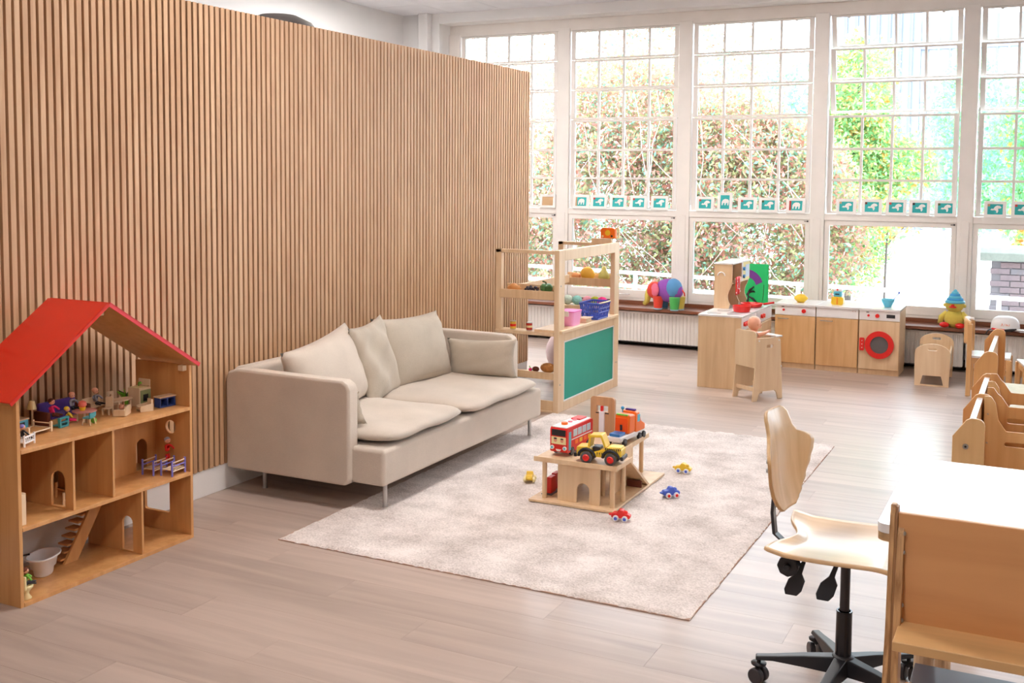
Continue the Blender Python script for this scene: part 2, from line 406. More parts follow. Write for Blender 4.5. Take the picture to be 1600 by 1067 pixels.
# --- exterior ----------------------------------------------------
PAVE = mat('pale_paving', (216, 214, 210), .9)
gr = box('ground', PAVE, -60, 60, 10.5, 90, -.6, -.5, bev=0); gr['kind'] = 'structure'
t = thing('railing', 'white metal railing with two horizontal rails outside the windows', 'railing', (-2.4, 11.6, -.5))
d = Vector((4.33, -.8, 0)).normalized()
for zz in (1.05, .892): 
    a = d * -5; b_ = d * 7
    MB().box(-5, 7, -.02, .02, zz - .02, zz + .02).build('rail', WHP, t, rot=(0, 0, math.atan2(d.y, d.x)), bev=.004)
for k in range(-4, 7, 2): 
    p = d * k; MB().box(p.x - .02, p.x + .02, p.y - .02, p.y + .02, 0, 1.03).build('post', WHP, t)
# brick pillar with stone coping
BR = [mat('brick_%s' % n, c, .9, kind='fabric', scale=.2) for n, c in (('mauve', (116, 100, 102)), ('grey', (108, 101, 104)), ('rose', (122, 102, 102)))]
pl_ = thing('brick_pillar', 'weathered brick garden wall pillar with pale stone coping outside the window', 'pillar', (.2, 13.2, -.5))
box('mortar_core', mat('mortar', (104, 98, 100), .95), -.80, 1.6, .01, .55, 0, 1.27, pl_, bev=0)
bm0 = [MB().box(0, .2, -.006, .1, 0, .06).build('brick', BR[i], pl_, bev=.004, seg=1) for i in range(3)]
used = [0, 0, 0]
for r in range(18):
    for c in range(12):
        x = -.81 + c * .21 - (r % 2) * .105
        if x < -.83 or x > 1.45: continue
        i = R.randrange(3)
        o = bm0[i] if not used[i] else bm0[i].copy()
        if used[i]: C.objects.link(o)
        used[i] = 1; o.location = (x + (.0 if x > -.82 else .105 * 0), R.uniform(-.003, .003), .005 + r * .07)
m = MB(); m.prism([(-.06, 1.27), (-.06, 1.36), (.0, 1.42), (.56, 1.42), (.62, 1.36), (.62, 1.27)], 2.6, 'x', -.92)
m.build('coping', mat('grey_stone', (118, 122, 112), .9, kind='fabric', scale=.1), pl_, bev=.01)
# far building with vertical glazing bars
BL = mat('slate_cladding', (120, 128, 142), .7); BG = mat('pale_facade', (178, 186, 196), .6)
bd = thing('office_building', 'grey blue building with tall vertical bars far behind the trees', 'building', (-5.4, 50, -.5))
box('wall', BL, -4.2, 0, 0, 8, 0, 9.6, bd, bev=0); box('glazed_wing', BG, 0, 6.5, .3, 8, 0, 9.2, bd, bev=0)
for k in range(14): box('mullion', BL if k % 2 else GREY, .2 + k * .46, .3 + k * .46, .12, .3, 0, 9.2, bd, bev=0)
for k in range(3): box('floor_band', BL, 0, 6.5, .1, .3, 2.6 * (k + 1), 2.6 * (k + 1) + .3, bd, bev=0)
for k in range(9): box('cladding_fin', GREY, -4.1 + k * .46, -4.0 + k * .46, -.1, 0, 0, 9.6, bd, bev=0)
# foliage
def leafmat(name, c): 
    if name in MATS: return MATS[name]
    m = bpy.data.materials.new(name); m.use_nodes = True; n = m.node_tree; n.nodes.clear(); L = n.links.new     # thin leaf: reflects and lets light through
    o = n.nodes.new('ShaderNodeOutputMaterial'); mx = n.nodes.new('ShaderNodeMixShader'); d = n.nodes.new('ShaderNodeBsdfDiffuse'); t = n.nodes.new('ShaderNodeBsdfTranslucent')
    d.inputs[0].default_value = lin(c) + (1,); t.inputs[0].default_value = lin(c) + (1,); mx.inputs[0].default_value = .45
    L(d.outputs[0], mx.inputs[1]); L(t.outputs[0], mx.inputs[2]); L(mx.outputs[0], o.inputs[0]); MATS[name] = m; return m
LM = {'red': leafmat('leaf_rust', (206, 142, 126)), 'pink': leafmat('leaf_rose', (220, 164, 156)), 'olive': leafmat('leaf_olive', (176, 178, 130)), 'brown': leafmat('leaf_brown', (166, 144, 122)),
      'green': leafmat('leaf_green', (136, 188, 128)), 'mint': leafmat('leaf_mint', (144, 196, 170)), 'yellow': leafmat('leaf_yellow', (222, 212, 148)), 'orange': leafmat('leaf_amber', (216, 160, 90)), 'lime': leafmat('leaf_lime', (166, 206, 142))}
BARK = mat('bark', (110, 100, 96), .9, kind='wood'); BARKP = mat('pale_bark', (188, 172, 162), .9, kind='wood')
def plant(name, label, cat, loc, blobs, mix, n, size, stems, group=None, seed=1, bark=BARK):
    t = thing(name, label, cat, loc, 0, group); rg = np.random.default_rng(seed)
    w_ = np.array([b[3] * b[4] * b[5] for b in blobs]); idx = rg.choice(len(blobs), n, p=w_ / w_.sum()); B = np.array(blobs)[idx]
    d = rg.normal(size=(n, 3)); d /= np.linalg.norm(d, axis=1)[:, None]; r = rg.uniform(.25, 1, n) ** .5
    P = B[:, :3] + d * r[:, None] * B[:, 3:6]
    # twig clustering: leaves gather in small sprays
    ncl = max(8, n // 14); P = P[rg.integers(0, ncl, n)] + rg.normal(scale=size * 1.6, size=(n, 3)) if ncl < n else P
    a = rg.normal(size=(n, 3)); a /= np.linalg.norm(a, axis=1)[:, None]; b = rg.normal(size=(n, 3)); b -= a * (a * b).sum(1)[:, None]; b /= np.linalg.norm(b, axis=1)[:, None]
    s = size * rg.uniform(.6, 1.25, n)[:, None]
    V = np.stack([P - a * s, P + b * s * .45, P + a * s, P - b * s * .45], 1).reshape(-1, 3)
    me = bpy.data.meshes.new('foliage'); me.vertices.add(4 * n); me.vertices.foreach_set('co', V.ravel()); me.loops.add(4 * n); me.loops.foreach_set('vertex_index', np.arange(4 * n))
    me.polygons.add(n); me.polygons.foreach_set('loop_start', np.arange(n) * 4); me.polygons.foreach_set('loop_total', np.full(n, 4))
    names = list(mix); pr = np.array([mix[k] for k in names], float)
    me.polygons.foreach_set('material_index', rg.choice(len(names), n, p=pr / pr.sum()).astype(np.int32))
    for k in names: me.materials.append(LM[k])
    me.update(); me.validate()
    o = bpy.data.objects.new('foliage', me); C.objects.link(o); o.parent = t; o['kind'] = 'stuff'
    for st_ in stems:
        MB().tube([s_[:3] for s_ in st_], [s_[3] for s_ in st_], 6).build('branch' if st_[0][3] < .04 else 'trunk', bark, t, smooth=True)
    return t
rr = random.Random(3)
def twig(x, y, z, l, r0=.009):
    a = rr.uniform(-.9, .9); pts = []
    for i in range(6): pts.append((x + math.sin(a) * l * i / 5 + rr.uniform(-.05, .05), y + rr.uniform(-.1, .1), z + math.cos(a) * l * i / 5, r0 * (1 - i / 7)))
    return pts
AU = {'red': 2.6, 'pink': 2.4, 'olive': 5, 'brown': 2.6, 'mint': 2.4}
plant('shrub', 'rust red and olive autumn shrub filling the leftmost windows', 'shrub', (-8.6, 15.5, -.5), [(0, 0, 1.6, 2.2, 1, 1.9), (-1.2, .5, 3, 1.8, .9, 1.4)], AU, 44000, .042, [twig(rr.uniform(-1.5, 1.5), -.6, rr.uniform(0, 1.5), 1.8) for _ in range(12)], 'shrubs outside the windows', 1, BARKP)
plant('shrub', 'dense rust and pink autumn shrub outside the second window from the left', 'shrub', (-5.9, 14.8, -.5), [(0, 0, 1.5, 1.7, .9, 1.7), (.2, .4, 3.0, 1.5, .8, 1.1)], AU, 50000, .040, [twig(rr.uniform(-1.3, 1.3), -.7, rr.uniform(0, 2), 1.8) for _ in range(16)], 'shrubs outside the windows', 2, BARKP)
plant('shrub', 'tall pinkish autumn shrub outside the third window with bare pale twigs', 'shrub', (-3.55, 14.4, -.5), [(0, 0, 1.5, 1.5, .8, 1.6), (-.4, .3, 2.6, 1.0, .7, .9)], AU, 44000, .040, [twig(rr.uniform(-1.2, 1.0), -.7, rr.uniform(0, 2), 1.7) for _ in range(14)], 'shrubs outside the windows', 3, BARKP)
plant('tree', 'thin purple-pink tree crown rising behind the shrubs at the left windows', 'tree', (-7.6, 18, -.5), [(0, 0, 4.6, 2.6, 1.6, 1.3), (1.8, 0, 3.9, 1.9, 1.2, 1.2)], {'pink': 3, 'mint': 2, 'brown': 2}, 14000, .05, [[(0, 0, 0, .12), (.1, 0, 2, .09), (.3, .1, 4.5, .04)], [(.2, 0, 2, .05), (1.5, 0, 3.8, .02)]], 'trees beyond the shrubs', 4)
plant('tree', 'bluish green tree behind the third window', 'tree', (-6.4, 24, -.5), [(0, 0, 3.4, 2.6, 1.5, 1.8), (2, 0, 2.6, 1.8, 1.2, 1.6)], {'mint': 4, 'green': 1}, 14000, .065, [[(0, 0, 0, .14), (0, 0, 2, .1), (.2, 0, 4, .05)]], 'trees beyond the shrubs', 5)
plant('tree', 'bright green and yellow tree at the left of the fourth window', 'tree', (-2.85, 17.5, -.5), [(0, 0, 1.9, .75, .7, 1.5), (.1, 0, 3.5, .6, .6, .9), (.7, 0, 2.4, .6, .5, .5)], {'lime': 4, 'yellow': 2.4, 'green': 3, 'orange': 1}, 24000, .045, [[(0, 0, 0, .06), (0, 0, 2, .045), (.1, 0, 4, .02)]], 'trees beyond the shrubs', 6)
plant('sapling', 'slender sapling with a few amber leaves in the bright gap of the fourth window', 'tree', (-1.95, 14.8, -.5), [(.05, 0, 1.75, .42, .3, .35)], {'orange': 3, 'green': 2, 'yellow': 2}, 380, .045, [[(0, 0, 0, .018), (.01, 0, 1, .016), (.03, 0, 2.2, .01)], [(.0, 0, 1.3, .008), (.35, 0, 1.7, .005)]], None, 7)
plant('tree', 'pale green weeping tree behind the right side of the fourth window', 'tree', (-1.55, 24, -.5), [(0, 0, 2.9, 1.0, 1, 2.0), (.8, 0, 2.1, .8, .8, 1.2)], {'mint': 4, 'lime': 1, 'green': 2}, 9000, .06, [[(0, 0, 0, .08), (0, 0, 2, .06), (.1, 0, 3.6, .03)]], 'trees beyond the shrubs', 8)
plant('tree', 'green tree with a dark forked trunk outside the fifth window', 'tree', (.75, 19, -.5), [(0, 0, 3.0, 1.7, .9, 1.1), (-.2, 0, 1.8, 1.6, .8, .7), (.2, 0, 4.3, 1.6, .9, .5)], {'green': 4, 'mint': 3, 'lime': 2, 'orange': .5}, 32000, .05, [[(0, -.5, 0, .16), (-.1, -.5, 2.2, .13), (.0, -.5, 3.2, .1), (.5, -.5, 4.4, .06)], [(-.05, -.5, 2.9, .08), (-.5, -.5, 3.7, .06), (-1.1, -.5, 4.2, .03)]], 'trees beyond the shrubs', 9)
plant('flowering_bush', 'yellow flowering bush on top of the brick pillar', 'shrub', (.1, 14.6, -.5), [(0, 0, 1.45, .5, .3, .22), (.5, 0, 1.7, .4, .3, .3)], {'yellow': 3, 'orange': 2, 'green': 3}, 2500, .05, [[(0, 0, 0, .03), (0, 0, 1.4, .02)]], None, 10)
plant('hedge', 'low leafy hedge at the foot of the railing under the left windows', 'hedge', (-5.4, 13.2, -.5), [(0, 0, .35, 3.6, .4, .5)], AU, 12000, .04, [twig(rr.uniform(-3, 3), 0, .0, .8) for _ in range(8)], None, 11)
# ============================================================ RUG
m = MB(); NX, NY = 97, 150; X0, X1, Y0, Y1 = -3.105, -1.165, 3.84, 6.84
rg = np.random.default_rng(5)
hz = rg.uniform(.010, .0165, (NX + 1, NY + 1)); jx = rg.uniform(-.004, .004, (NX + 1, NY + 1, 2))
def rugf(u, v):
    i, j = round(u * NX), round(v * NY); e = i in (0, NX) or j in (0, NY)
    return (X0 + (X1 - X0) * u + jx[i, j, 0], Y0 + (Y1 - Y0) * v + jx[i, j, 1], .004 if e else hz[i, j])
m.grid(rugf, NX, NY)
rug = m.build('pile', RUGM, None, smooth=True)
t = thing('rug', 'large cream rectangular pile rug in front of the sofa', 'rug', (0, 0, 0)); rug.parent = t
box('backing', mat('rug_backing', (196, 160, 140), .9), X0, X1, Y0, Y1, .0005, .005, t, bev=0)
RZ = .015
# ============================================================ SOFA
t = thing('sofa', 'beige three-seat fabric sofa with thin arms on chrome legs against the slatted wall', 'sofa', (-3.35, 5.28, 0))
def sb(name, m_, x0, x1, y0, y1, z0, z1, bev, seg=4, **k): return box(name, m_, x0 + 3.35, x1 + 3.35, y0 - 5.28, y1 - 5.28, z0, z1, t, bev=bev, seg=seg, **k)
sb('base', SOFA, -3.80, -2.885, 4.375, 6.2, .135, .318, .02)
m = MB(); m.prism([(-3.855 + 3.35, .12), (-3.10 + 3.35, .12), (-3.07 + 3.35, .15), (-3.07 + 3.35, .60), (-3.085 + 3.35, .63), (-3.115 + 3.35, .647), (-3.78 + 3.35, .652), (-3.84 + 3.35, .635), (-3.855 + 3.35, .60)], .085, 'y', 4.345 - 5.28)
m.build('armrest', SOFA, t, bev=.022, seg=4)
m = MB(); m.prism([(-3.855 + 3.35, .12), (-3.10 + 3.35, .12), (-3.07 + 3.35, .15), (-3.07 + 3.35, .60), (-3.085 + 3.35, .63), (-3.115 + 3.35, .647), (-3.78 + 3.35, .652), (-3.84 + 3.35, .635), (-3.855 + 3.35, .60)], .085, 'y', 6.15 - 5.28)
m.build('armrest', SOFA, t, bev=.022, seg=4)
sb('backrest', SOFA, -3.856, -3.76, 4.40, 6.19, .12, .652, .03)
def cushion(y0, y1, name, ext):
    w_, l_ = (y1 - y0), .87; cx, cy = -3.30 + .0, (y0 + y1) / 2
    m = MB(); n = 26
    def g(side):
        def f(i, j):
            u, v = i * 2 - 1, j * 2 - 1
            e = max(0, (1 - abs(u) ** 7) * (1 - abs(v) ** 7)) ** .5
            sq = 1 - .5 * (max(0, abs(u) - .75) / .25 * max(0, abs(v) - .75) / .25) * .14
            z = side * .036 * e + (.010 * (1 - u * u) * (1 - v * v) if side > 0 else 0) + .004 * math.sin(4 * u + 7 * v + y0)
            return (cx - .01 + u * l_ / 2 * sq + ext * (u > 0) * u, cy + v * w_ / 2 * sq, .357 + z)
        return f
    m.grid(g(1), n, n); m.grid(g(-1), n, n); bmesh.ops.remove_doubles(m.bm, verts=m.bm.verts, dist=.0008)
    o = m.xf(Matrix.Translation((3.35, -5.28, 0))).build(name, SOFA, t, smooth=True); return o
cushion(4.43, 5.215, 'seat_cushion', .0); cushion(5.205, 6.16, 'seat_cushion', .02)
for (x, y) in ((-3.70, 4.47), (-2.93, 4.455), (-2.945, 6.15), (-3.70, 6.13)):
    zf = RZ - .004 if x > -3.2 else 0
    MB().cyl((x + 3.35, y - 5.28, zf), (x + 3.35, y - 5.28, .14), .0115, n=16).cyl((x + 3.35, y - 5.28, zf), (x + 3.35, y - 5.28, zf + .006), .014, n=16).build('leg', CHROME, t, smooth=False)
def put_pillow(nm, lab, w_, h_, t_, loc, rot, m_, cr, seed, grp='cushions on the sofa'):
    mm = pillow(w_, h_, t_, .07, cr, seed)
    o = mm.build(nm, m_, None, loc=loc, rot=rot, smooth=True); tag(o, lab, 'cushion', grp); return o
put_pillow('back_cushion', 'large pale back cushion at the left end of the sofa leaning against the arm', .74, .45, .21, (-3.53, 4.80, .565), (.10, -.32, .12), SOFA, .008, 1)
put_pillow('scatter_cushion', 'crumpled khaki cushion squeezed between the two large back cushions', .46, .48, .12, (-3.53, 5.27, .58), (.06, -.28, .16), CUSH, .018, 2)
put_pillow('back_cushion', 'large back cushion at the right half of the sofa beside the crumpled one', .70, .46, .22, (-3.555, 5.72, .575), (-.03, -.30, -.06), CUSH, .006, 3)
put_pillow('lumbar_cushion', 'small rectangular khaki cushion leaning on the right arm of the sofa', .50, .25, .11, (-3.25, 6.065, .50), (.05, -.06, -PI / 2 + .03), CUSH, .004, 4)
put_pillow('lumbar_cushion', 'small cushion mostly hidden behind the left arm with one corner showing', .40, .17, .09, (-3.275, 4.50, .45), (.22, .1, -PI / 2 - .05), CUSH, .004, 5)
# ============================================================ DOLLHOUSE
HX, HY = -3.635, 3.225
t = thing('dollhouse', 'large wooden dollhouse with red roof and three open floors against the slatted wall', 'dollhouse', (HX, HY, 0))
XB, XF_, YL, YR = -.165, .165, -.465, .465
FLZ = (.0, .294, .594)
th = .016
def hpanel(name, m_, outer, t_, ax, at, holes=(), **k): return MB().prism(outer, t_, ax, at, holes).build(name, m_, t, bev=.0012, seg=1, **k)
# side walls with openings  (outline in y,z -> extruded along y: axis 'y' uses x,z)
wn = [(XB + .06, .09), (XB + .06, .235), (XF_ - .06, .235), (XF_ - .06, .09)]
hpanel('left_wall', BEECH, [(XB, 0), (XF_, 0), (XF_, .81), (XB, .81)], th, 'y', YL, [rrect(-.135, .02, .105, .235, .01)[::-1]])
hpanel('right_wall', BEECH, [(XB, 0), (XF_, 0), (XF_, .80), (XB, .80)], th, 'y', YR - th, [rrect(-.12, .035, .10, .268, .012)[::-1], circ(.048, .505, .031)[::-1]])
for z in FLZ: box('floor_board', BEECH, XB, XF_ + .002, YL + th, YR - th, z, z + th, t, bev=.001, seg=1)
# dividers with arched doors
def divider(y, z0, z1, door=None, deep=1.0, nm='divider'):
    x0 = XF_ - (XF_ - XB) * deep
    hpanel(nm, BEECH, [(x0, z0), (XF_ - .004, z0), (XF_ - .004, z1), (x0, z1)], .012, 'y', y, [arch(*door)[::-1]] if door else ())
divider(-.205, FLZ[1] + th, FLZ[2], (.035, .115, FLZ[1] + .022, .462))
divider(.0, FLZ[1] + th, FLZ[2])
divider(.155, th, FLZ[1], (.045, .107, .022, .175))
# back panel with arched door on the middle floor, right half
hpanel('back_panel', BEECH, [(.012, FLZ[1] + th), (YR - th, FLZ[1] + th), (YR - th, FLZ[2]), (.012, FLZ[2])], .01, 'x', -.055, [arch(.33, .395, FLZ[1] + .02, .456)[::-1]])
# stairs
m = MB(); pts = [(-.33, th), (-.28, th), (-.12, .294), (-.17, .294)]
hpanel('stair_stringer', BEECH, [(-.09, th), (-.02, th), (.15, .27), (.085, .27)], .012, 'x', -.045)
for k in range(9):
    a = k / 9; box('stair_step', BEECH, -.105, -.045, -.098 + a * .17, -.05 + a * .17, .030 + a * .245, .038 + a * .245, t, bev=.001, seg=1)
for k in range(5): box('upper_step', BEECH, XB + .01, XB + .1, -.19 + k * .025, -.16 + k * .025, FLZ[1] + th + k * .034, FLZ[1] + th + k * .034 + .03, t, bev=.001, seg=1)
box('railing_post', BEECH, -.05, -.04, -.12, -.11, FLZ[1] + th, .375, t, bev=.001); box('railing_post', BEECH, .02, .03, -.10, -.09, FLZ[1] + th, .355, t, bev=.001); MB().cyl((-.05, -.115, .35), (.025, -.095, .335), .004, n=6).build('railing_bar', BEECH, t)
# roof: two slabs, lacquered outside
for sgn, nm in ((-1, 'left_roof_slope'), (1, 'right_roof_slope')):
    y0, z0, y1, z1 = 0 - .02, 1.125, sgn * .50 , .795
    L_ = math.hypot(y1 - y0, z1 - z0); n_ = Vector((0, -(z1 - z0) * sgn, (y1 - y0) * sgn)).normalized()
    def off(d): return [(y0 + n_.y * d, z0 + n_.z * d), (y1 + n_.y * d, z1 + n_.z * d)]
    a, b = off(-.006), off(.006); o = MB().prism([a[0], a[1], b[1], b[0]], .35, 'x', XB - .005).build(nm, BEECH, t, bev=.001, seg=1)
    a, b = off(.006), off(.010); oo = MB().prism([a[0], a[1], b[1], b[0]], .352, 'x', XB - .006).build('red_cover', ROOFR, t, bev=.001, seg=1, label='glossy red roof covering')
    MB().prism([off(-.007)[0], off(-.007)[1], off(.011)[1], off(.011)[0]], .004, 'x', XF_ + .020 - .008).build('roof_edge', PINKE if sgn > 0 else ROOFR, t, bev=.0008, seg=1)
box('corner_block', MAPLE, .10, .13, -.035, -.0, 1.075, 1.10, t); box('corner_block', MAPLE, .12, .15, .425, .45, .775, .80, t)
# ---- dolls' furniture on the top floor
Z3 = FLZ[2] + th + .0005; Z2F = FLZ[1] + th + .0005; Z1F = th + .0005
def T3(name, label, cat, x, y, rz=0, z=None): return thing(name, label, cat, (x, y, Z3 if z is None else z), rz)
def doll(x, y, z, rz, label, top, pants, hair, sit=True, s=1.0, name='cloth_doll'):
    d = thing(name, label, 'doll', (x, y, z), rz); q = s
    skin('body', top, [(0, 0, .012 * q, .011 * q), (0, 0, .03 * q, .010 * q), (0, 0, .046 * q, .006 * q), (.012 * q, .014 * q, .038 * q, .005 * q), (.026 * q, .018 * q, .026 * q, .004 * q), (.012 * q, -.014 * q, .038 * q, .005 * q), (.026 * q, -.02 * q, .022 * q, .004 * q)], [(0, 1), (1, 2), (2, 3), (3, 4), (2, 5), (5, 6)], d)
    legs = [(0, 0, .008 * q, .009 * q), (.022 * q, .010 * q, .009 * q, .006 * q), (.044 * q, .014 * q, .006 * q, .004 * q), (.022 * q, -.010 * q, .009 * q, .006 * q), (.044 * q, -.014 * q, .006 * q, .004 * q)] if sit else [(0, 0, .008 * q, .008 * q), (.002, .006 * q, -.01 * q, .006 * q), (.002, .007 * q, -.03 * q, .005 * q), (.002, -.006 * q, -.01 * q, .006 * q), (.002, -.007 * q, -.03 * q, .005 * q)]
    skin('legs', pants, legs, [(0, 1), (1, 2), (0, 3), (3, 4)], d)
    h = MB().ell((.002, 0, .062 * q), .0125 * q, n=12).build('head', SKIN, d, smooth=True)
    MB().ell((-.001, 0, .066 * q), .0135 * q, .0135 * q, .011 * q, n=12).build('hair', hair, h, smooth=True)
    MB().ell((.0135 * q, .004 * q, .063 * q), .0015 * q, n=6).ell((.0135 * q, -.004 * q, .063 * q), .0015 * q, n=6).build('eyes', BLACK, h)
    return d
# purple sofa
t = T3('doll_sofa', 'wooden dollhouse sofa with purple felt cushions by the back of the top floor', 'doll furniture', -3.735, 3.20, 0)
box('seat_frame', BEECH, -.035, .045, -.10, .10, .0, .028, t); box('seat_pad', PUR, -.03, .044, -.095, .095, .028, .04, t, bev=.004); box('back_pad', PUR, -.045, -.03, -.095, .095, .03, .088, t, bev=.005)
for s in (-1, 1): box('arm', BRN, -.04, .045, s * .105 - .008, s * .105 + .008, 0, .06, t, bev=.005)
doll(-3.735, 3.25, Z3 + .04, -.2, 'grey-shirted cloth doll in dark trousers sitting on the purple doll sofa', GFELT, BLACK, SKIN)
doll(-3.70, 3.115, Z3 + .04, .3, 'red-haired cloth doll in a maroon top slumped on the arm of the purple doll sofa', MAG, BRN, BRN)
doll(-3.668, 3.165, Z3 + .012, .9, 'yellow-topped cloth doll with pink feet leaning against the front of the doll sofa', YEL, MAG, YEL, s=.85)
t = T3('doll_floor_lamp', 'tiny wooden floor lamp with cream shade left of the purple doll sofa', 'doll furniture', -3.745, 3.055)
MB().lathe([(.016, 0), (.016, .004), (.004, .007)], n=14).build('base', MAPLE, t); MB().cyl((0, 0, .004), (0, 0, .09), .003, n=8).build('pole', MAPLE, t); MB().lathe([(.019, .078), (.011, .112)], n=14).build('lamp_shade', CREAM, t)
t = T3('doll_bed', 'low natural wood dollhouse bed at the left of the top floor', 'doll furniture', -3.66, 2.985, .15)
for (x, y) in ((-.045, -.07), (.045, -.07), (-.045, .055), (.045, .055)): box('post', MAPLE, x - .005, x + .005, y - .005, y + .005, 0, .042, t)
for y in (-.07, .055):
    for z in (.016, .034): MB().cyl((-.045, y, z), (.045, y, z), .0028, n=6).build('rail', MAPLE, t)
for x in (-.04, .045): MB().cyl((x, -.07, .016), (x, .055, .016), .0028, n=6).build('rail', MAPLE, t)
box('slat_base', BEECH, -.042, .042, -.068, .05, .012, .016, t)
t = T3('doll_dresser', 'turquoise-sided dollhouse dresser with natural top behind the doll bed', 'doll furniture', -3.74, 2.96, .1)
box('carcass', SKY, -.03, .03, -.05, .05, 0, .048, t); box('top', MAPLE, -.034, .034, -.054, .054, .048, .054, t); box('recess', BLACK, .0295, .031, -.04, .03, .008, .04, t, bev=0)
t = T3('doll_washstand', 'pink and white toy washstand tower standing on the turquoise dresser', 'doll furniture', -3.74, 2.93, 0, Z3 + .0545)
box('base', mat('pale_pink_paint', (240, 190, 205), .5), -.015, .015, -.018, .018, 0, .03, t); box('mirror', BLACK, -.014, -.009, -.01, .01, .03, .055, t)
t = T3('doll_cot', 'tiny white dollhouse cot at the front left corner of the top floor', 'doll furniture', -3.53, 2.84, .35)
for x in (-.022, .022):
    box('rail', WHP, x - .002, x + .002, -.035, .035, .034, .04, t, bev=0); box('lower_rail', WHP, x - .002, x + .002, -.035, .035, .012, .017, t, bev=0)
    for k in range(6): box('bar', WHP, x - .0015, x + .0015, -.033 + k * .0128, -.030 + k * .0128, .015, .036, t, bev=0)
    for y in (-.035, .035): box('leg', WHP, x - .003, x + .003, y - .003, y + .003, 0, .045, t, bev=0)
box('mattress', WHP, -.02, .02, -.033, .033, .014, .02, t)
doll(-3.532, 2.835, Z3 + .022, 1.2, 'dark cloth doll with lilac hat lying in the tiny white cot', BLACK, BLACK, LIL, s=.8)
t = T3('doll_chair', 'small teal dollhouse chair lying on its back in front of the purple sofa', 'doll furniture', -3.65, 3.125, .15)
MB().prism([(-.025, 0), (.025, 0), (.028, .042), (-.028, .042)], .012, 'x', 0, [[(-.016, .008), (-.018, .018), (.018, .018), (.016, .008)], [(-.019, .024), (-.02, .034), (.02, .034), (.019, .024)]]).build('back_frame', TEAL, t, bev=.001); box('seat', TEAL, -.03, 0, -.022, .022, .004, .01, t)
t = T3('doll_round_table', 'round pink-topped dollhouse table with a toy cake on it', 'doll furniture', -3.655, 3.245)
MB().lathe([(.05, .042), (.05, .047)], n=24).build('table_top', mat('dusty_pink', (206, 140, 130), .5), t); 
for s in ((-.02, -.02), (.02, .02), (-.02, .02), (.02, -.02)): MB().cyl((s[0], s[1], 0), (s[0], s[1], .043), .003, n=6).build('leg', MAPLE, t)
t = T3('toy_cake', 'pink and yellow two-tier toy cup on the round doll table', 'toy food', -3.655, 3.235, 0, Z3 + .0475)
MB().lathe([(.010, 0), (.014, .014), (.008, .016)], n=14).build('lower_tier', YEL, t); MB().lathe([(.011, .015), (.018, .022), (.016, .036), (.006, .042)], n=14).build('upper_tier', mat('coral', (240, 120, 100), .5), t)
t = T3('doll_chair', 'teal dollhouse chair with splayed natural legs in front of the round table', 'doll furniture', -3.585, 3.205, .3)
box('seat', TEAL, -.018, .018, -.02, .02, .028, .034, t); box('backrest', TEAL, .015, .02, -.024, .024, .034, .052, t)
for (x, y) in ((-.014, -.016), (.014, -.016), (.014, .016), (-.014, .016)): MB().cyl((x * 1.3, y * 1.3, 0), (x, y, .03), .0025, n=6).build('leg', MAPLE, t)
t = T3('toy_ball', 'lime green toy ball on the floor beside the teal doll chair', 'toy', -3.59, 3.235); MB().ell((0, 0, .012), .012, n=12).build('ball', GRN, t, smooth=True); MB().cyl((0, 0, .022), (.001, 0, .028), .0015, n=6).build('stem', BRN, t)
t = T3('doll_armchair', 'natural wood dollhouse armchair with a sitting bear near the oval table', 'doll furniture', -3.61, 3.41, .5)
MB().prism(rrect(-.035, .035, 0, .042, .018, corners=(0, 0, 1, 1)), .01, 'x', .018).build('backrest', MAPLE, t, bev=.001); box('seat', MAPLE, -.025, .018, -.03, .03, .006, .018, t)
for y in (-.036, .036): box('arm', MAPLE, -.028, .026, y - .005, y + .005, 0, .03, t, bev=.003)
t = thing('toy_bear_head', 'tiny pink knitted bear lying on the natural wood doll armchair', 'toy', (-3.617, 3.415, Z3 + .0185)); MB().ell((0, 0, .012), .013, n=10).build('head', SKIN, t, smooth=True); MB().ell((0, -.01, .022), .004, n=8).ell((0, .01, .022), .004, n=8).build('ears', SKIN, t, smooth=True)
t = T3('doll_easy_chair', 'pale wood dollhouse easy chair near the right end of the top floor', 'doll furniture', -3.58, 3.52, -.4)
box('seat', MAPLE, -.02, .02, -.035, .02, .008, .02, t); box('backrest', MAPLE, -.022, .022, .014, .024, .008, .052, t)
for x in (-.022, .022): MB().prism([(-.036, 0), (.024, 0), (.024, .035), (-.036, .026)], .006, 'x', x - .003).build('arm', MAPLE, t, bev=.002)
t = T3('doll_oval_table', 'oval wooden dollhouse table in front of the plant', 'doll furniture', -3.685, 3.475, .05)
MB().prism(circ(0, 0, .035, 22, .062), .005, 'z', .045).build('table_top', MAPLE, t, bev=.001)
for (x, y) in ((-.02, -.035), (.02, -.035), (.02, .035), (-.02, .035)): box('leg', MAPLE, x - .004, x + .004, y - .004, y + .004, 0, .045, t, bev=0)
def dchair(x, y, rz, lab, hole=False):
    t = T3('doll_dining_chair', lab, 'doll furniture', x, y, rz)
    box('seat', MAPLE, -.017, .017, -.018, .018, .025, .03, t, bev=.001)
    MB().prism(rrect(-.018, .018, .03, .075, .008, corners=(0, 0, 1, 1)), .005, 'x', -.019, [circ(0, .055, .007, 12)[::-1]] if hole else ()).build('backrest', MAPLE, t, bev=.001)
    for (a, b) in ((-.015, -.015), (.015, -.015), (.015, .015), (-.015, .015)): box('leg', MAPLE, a - .003, a + .003, b - .003, b + .003, 0, .026, t, bev=0)
dchair(-3.75, 3.49, 0, 'wooden doll dining chair with a pierced heart in its back behind the oval table', True)
dchair(-3.67, 3.385, -PI / 2 + .3, 'wooden doll dining chair at the left end of the oval table')
t = T3('doll_bench', 'wooden dollhouse bench holding a grey doll at the back of the top floor', 'doll furniture', -3.75, 3.385)
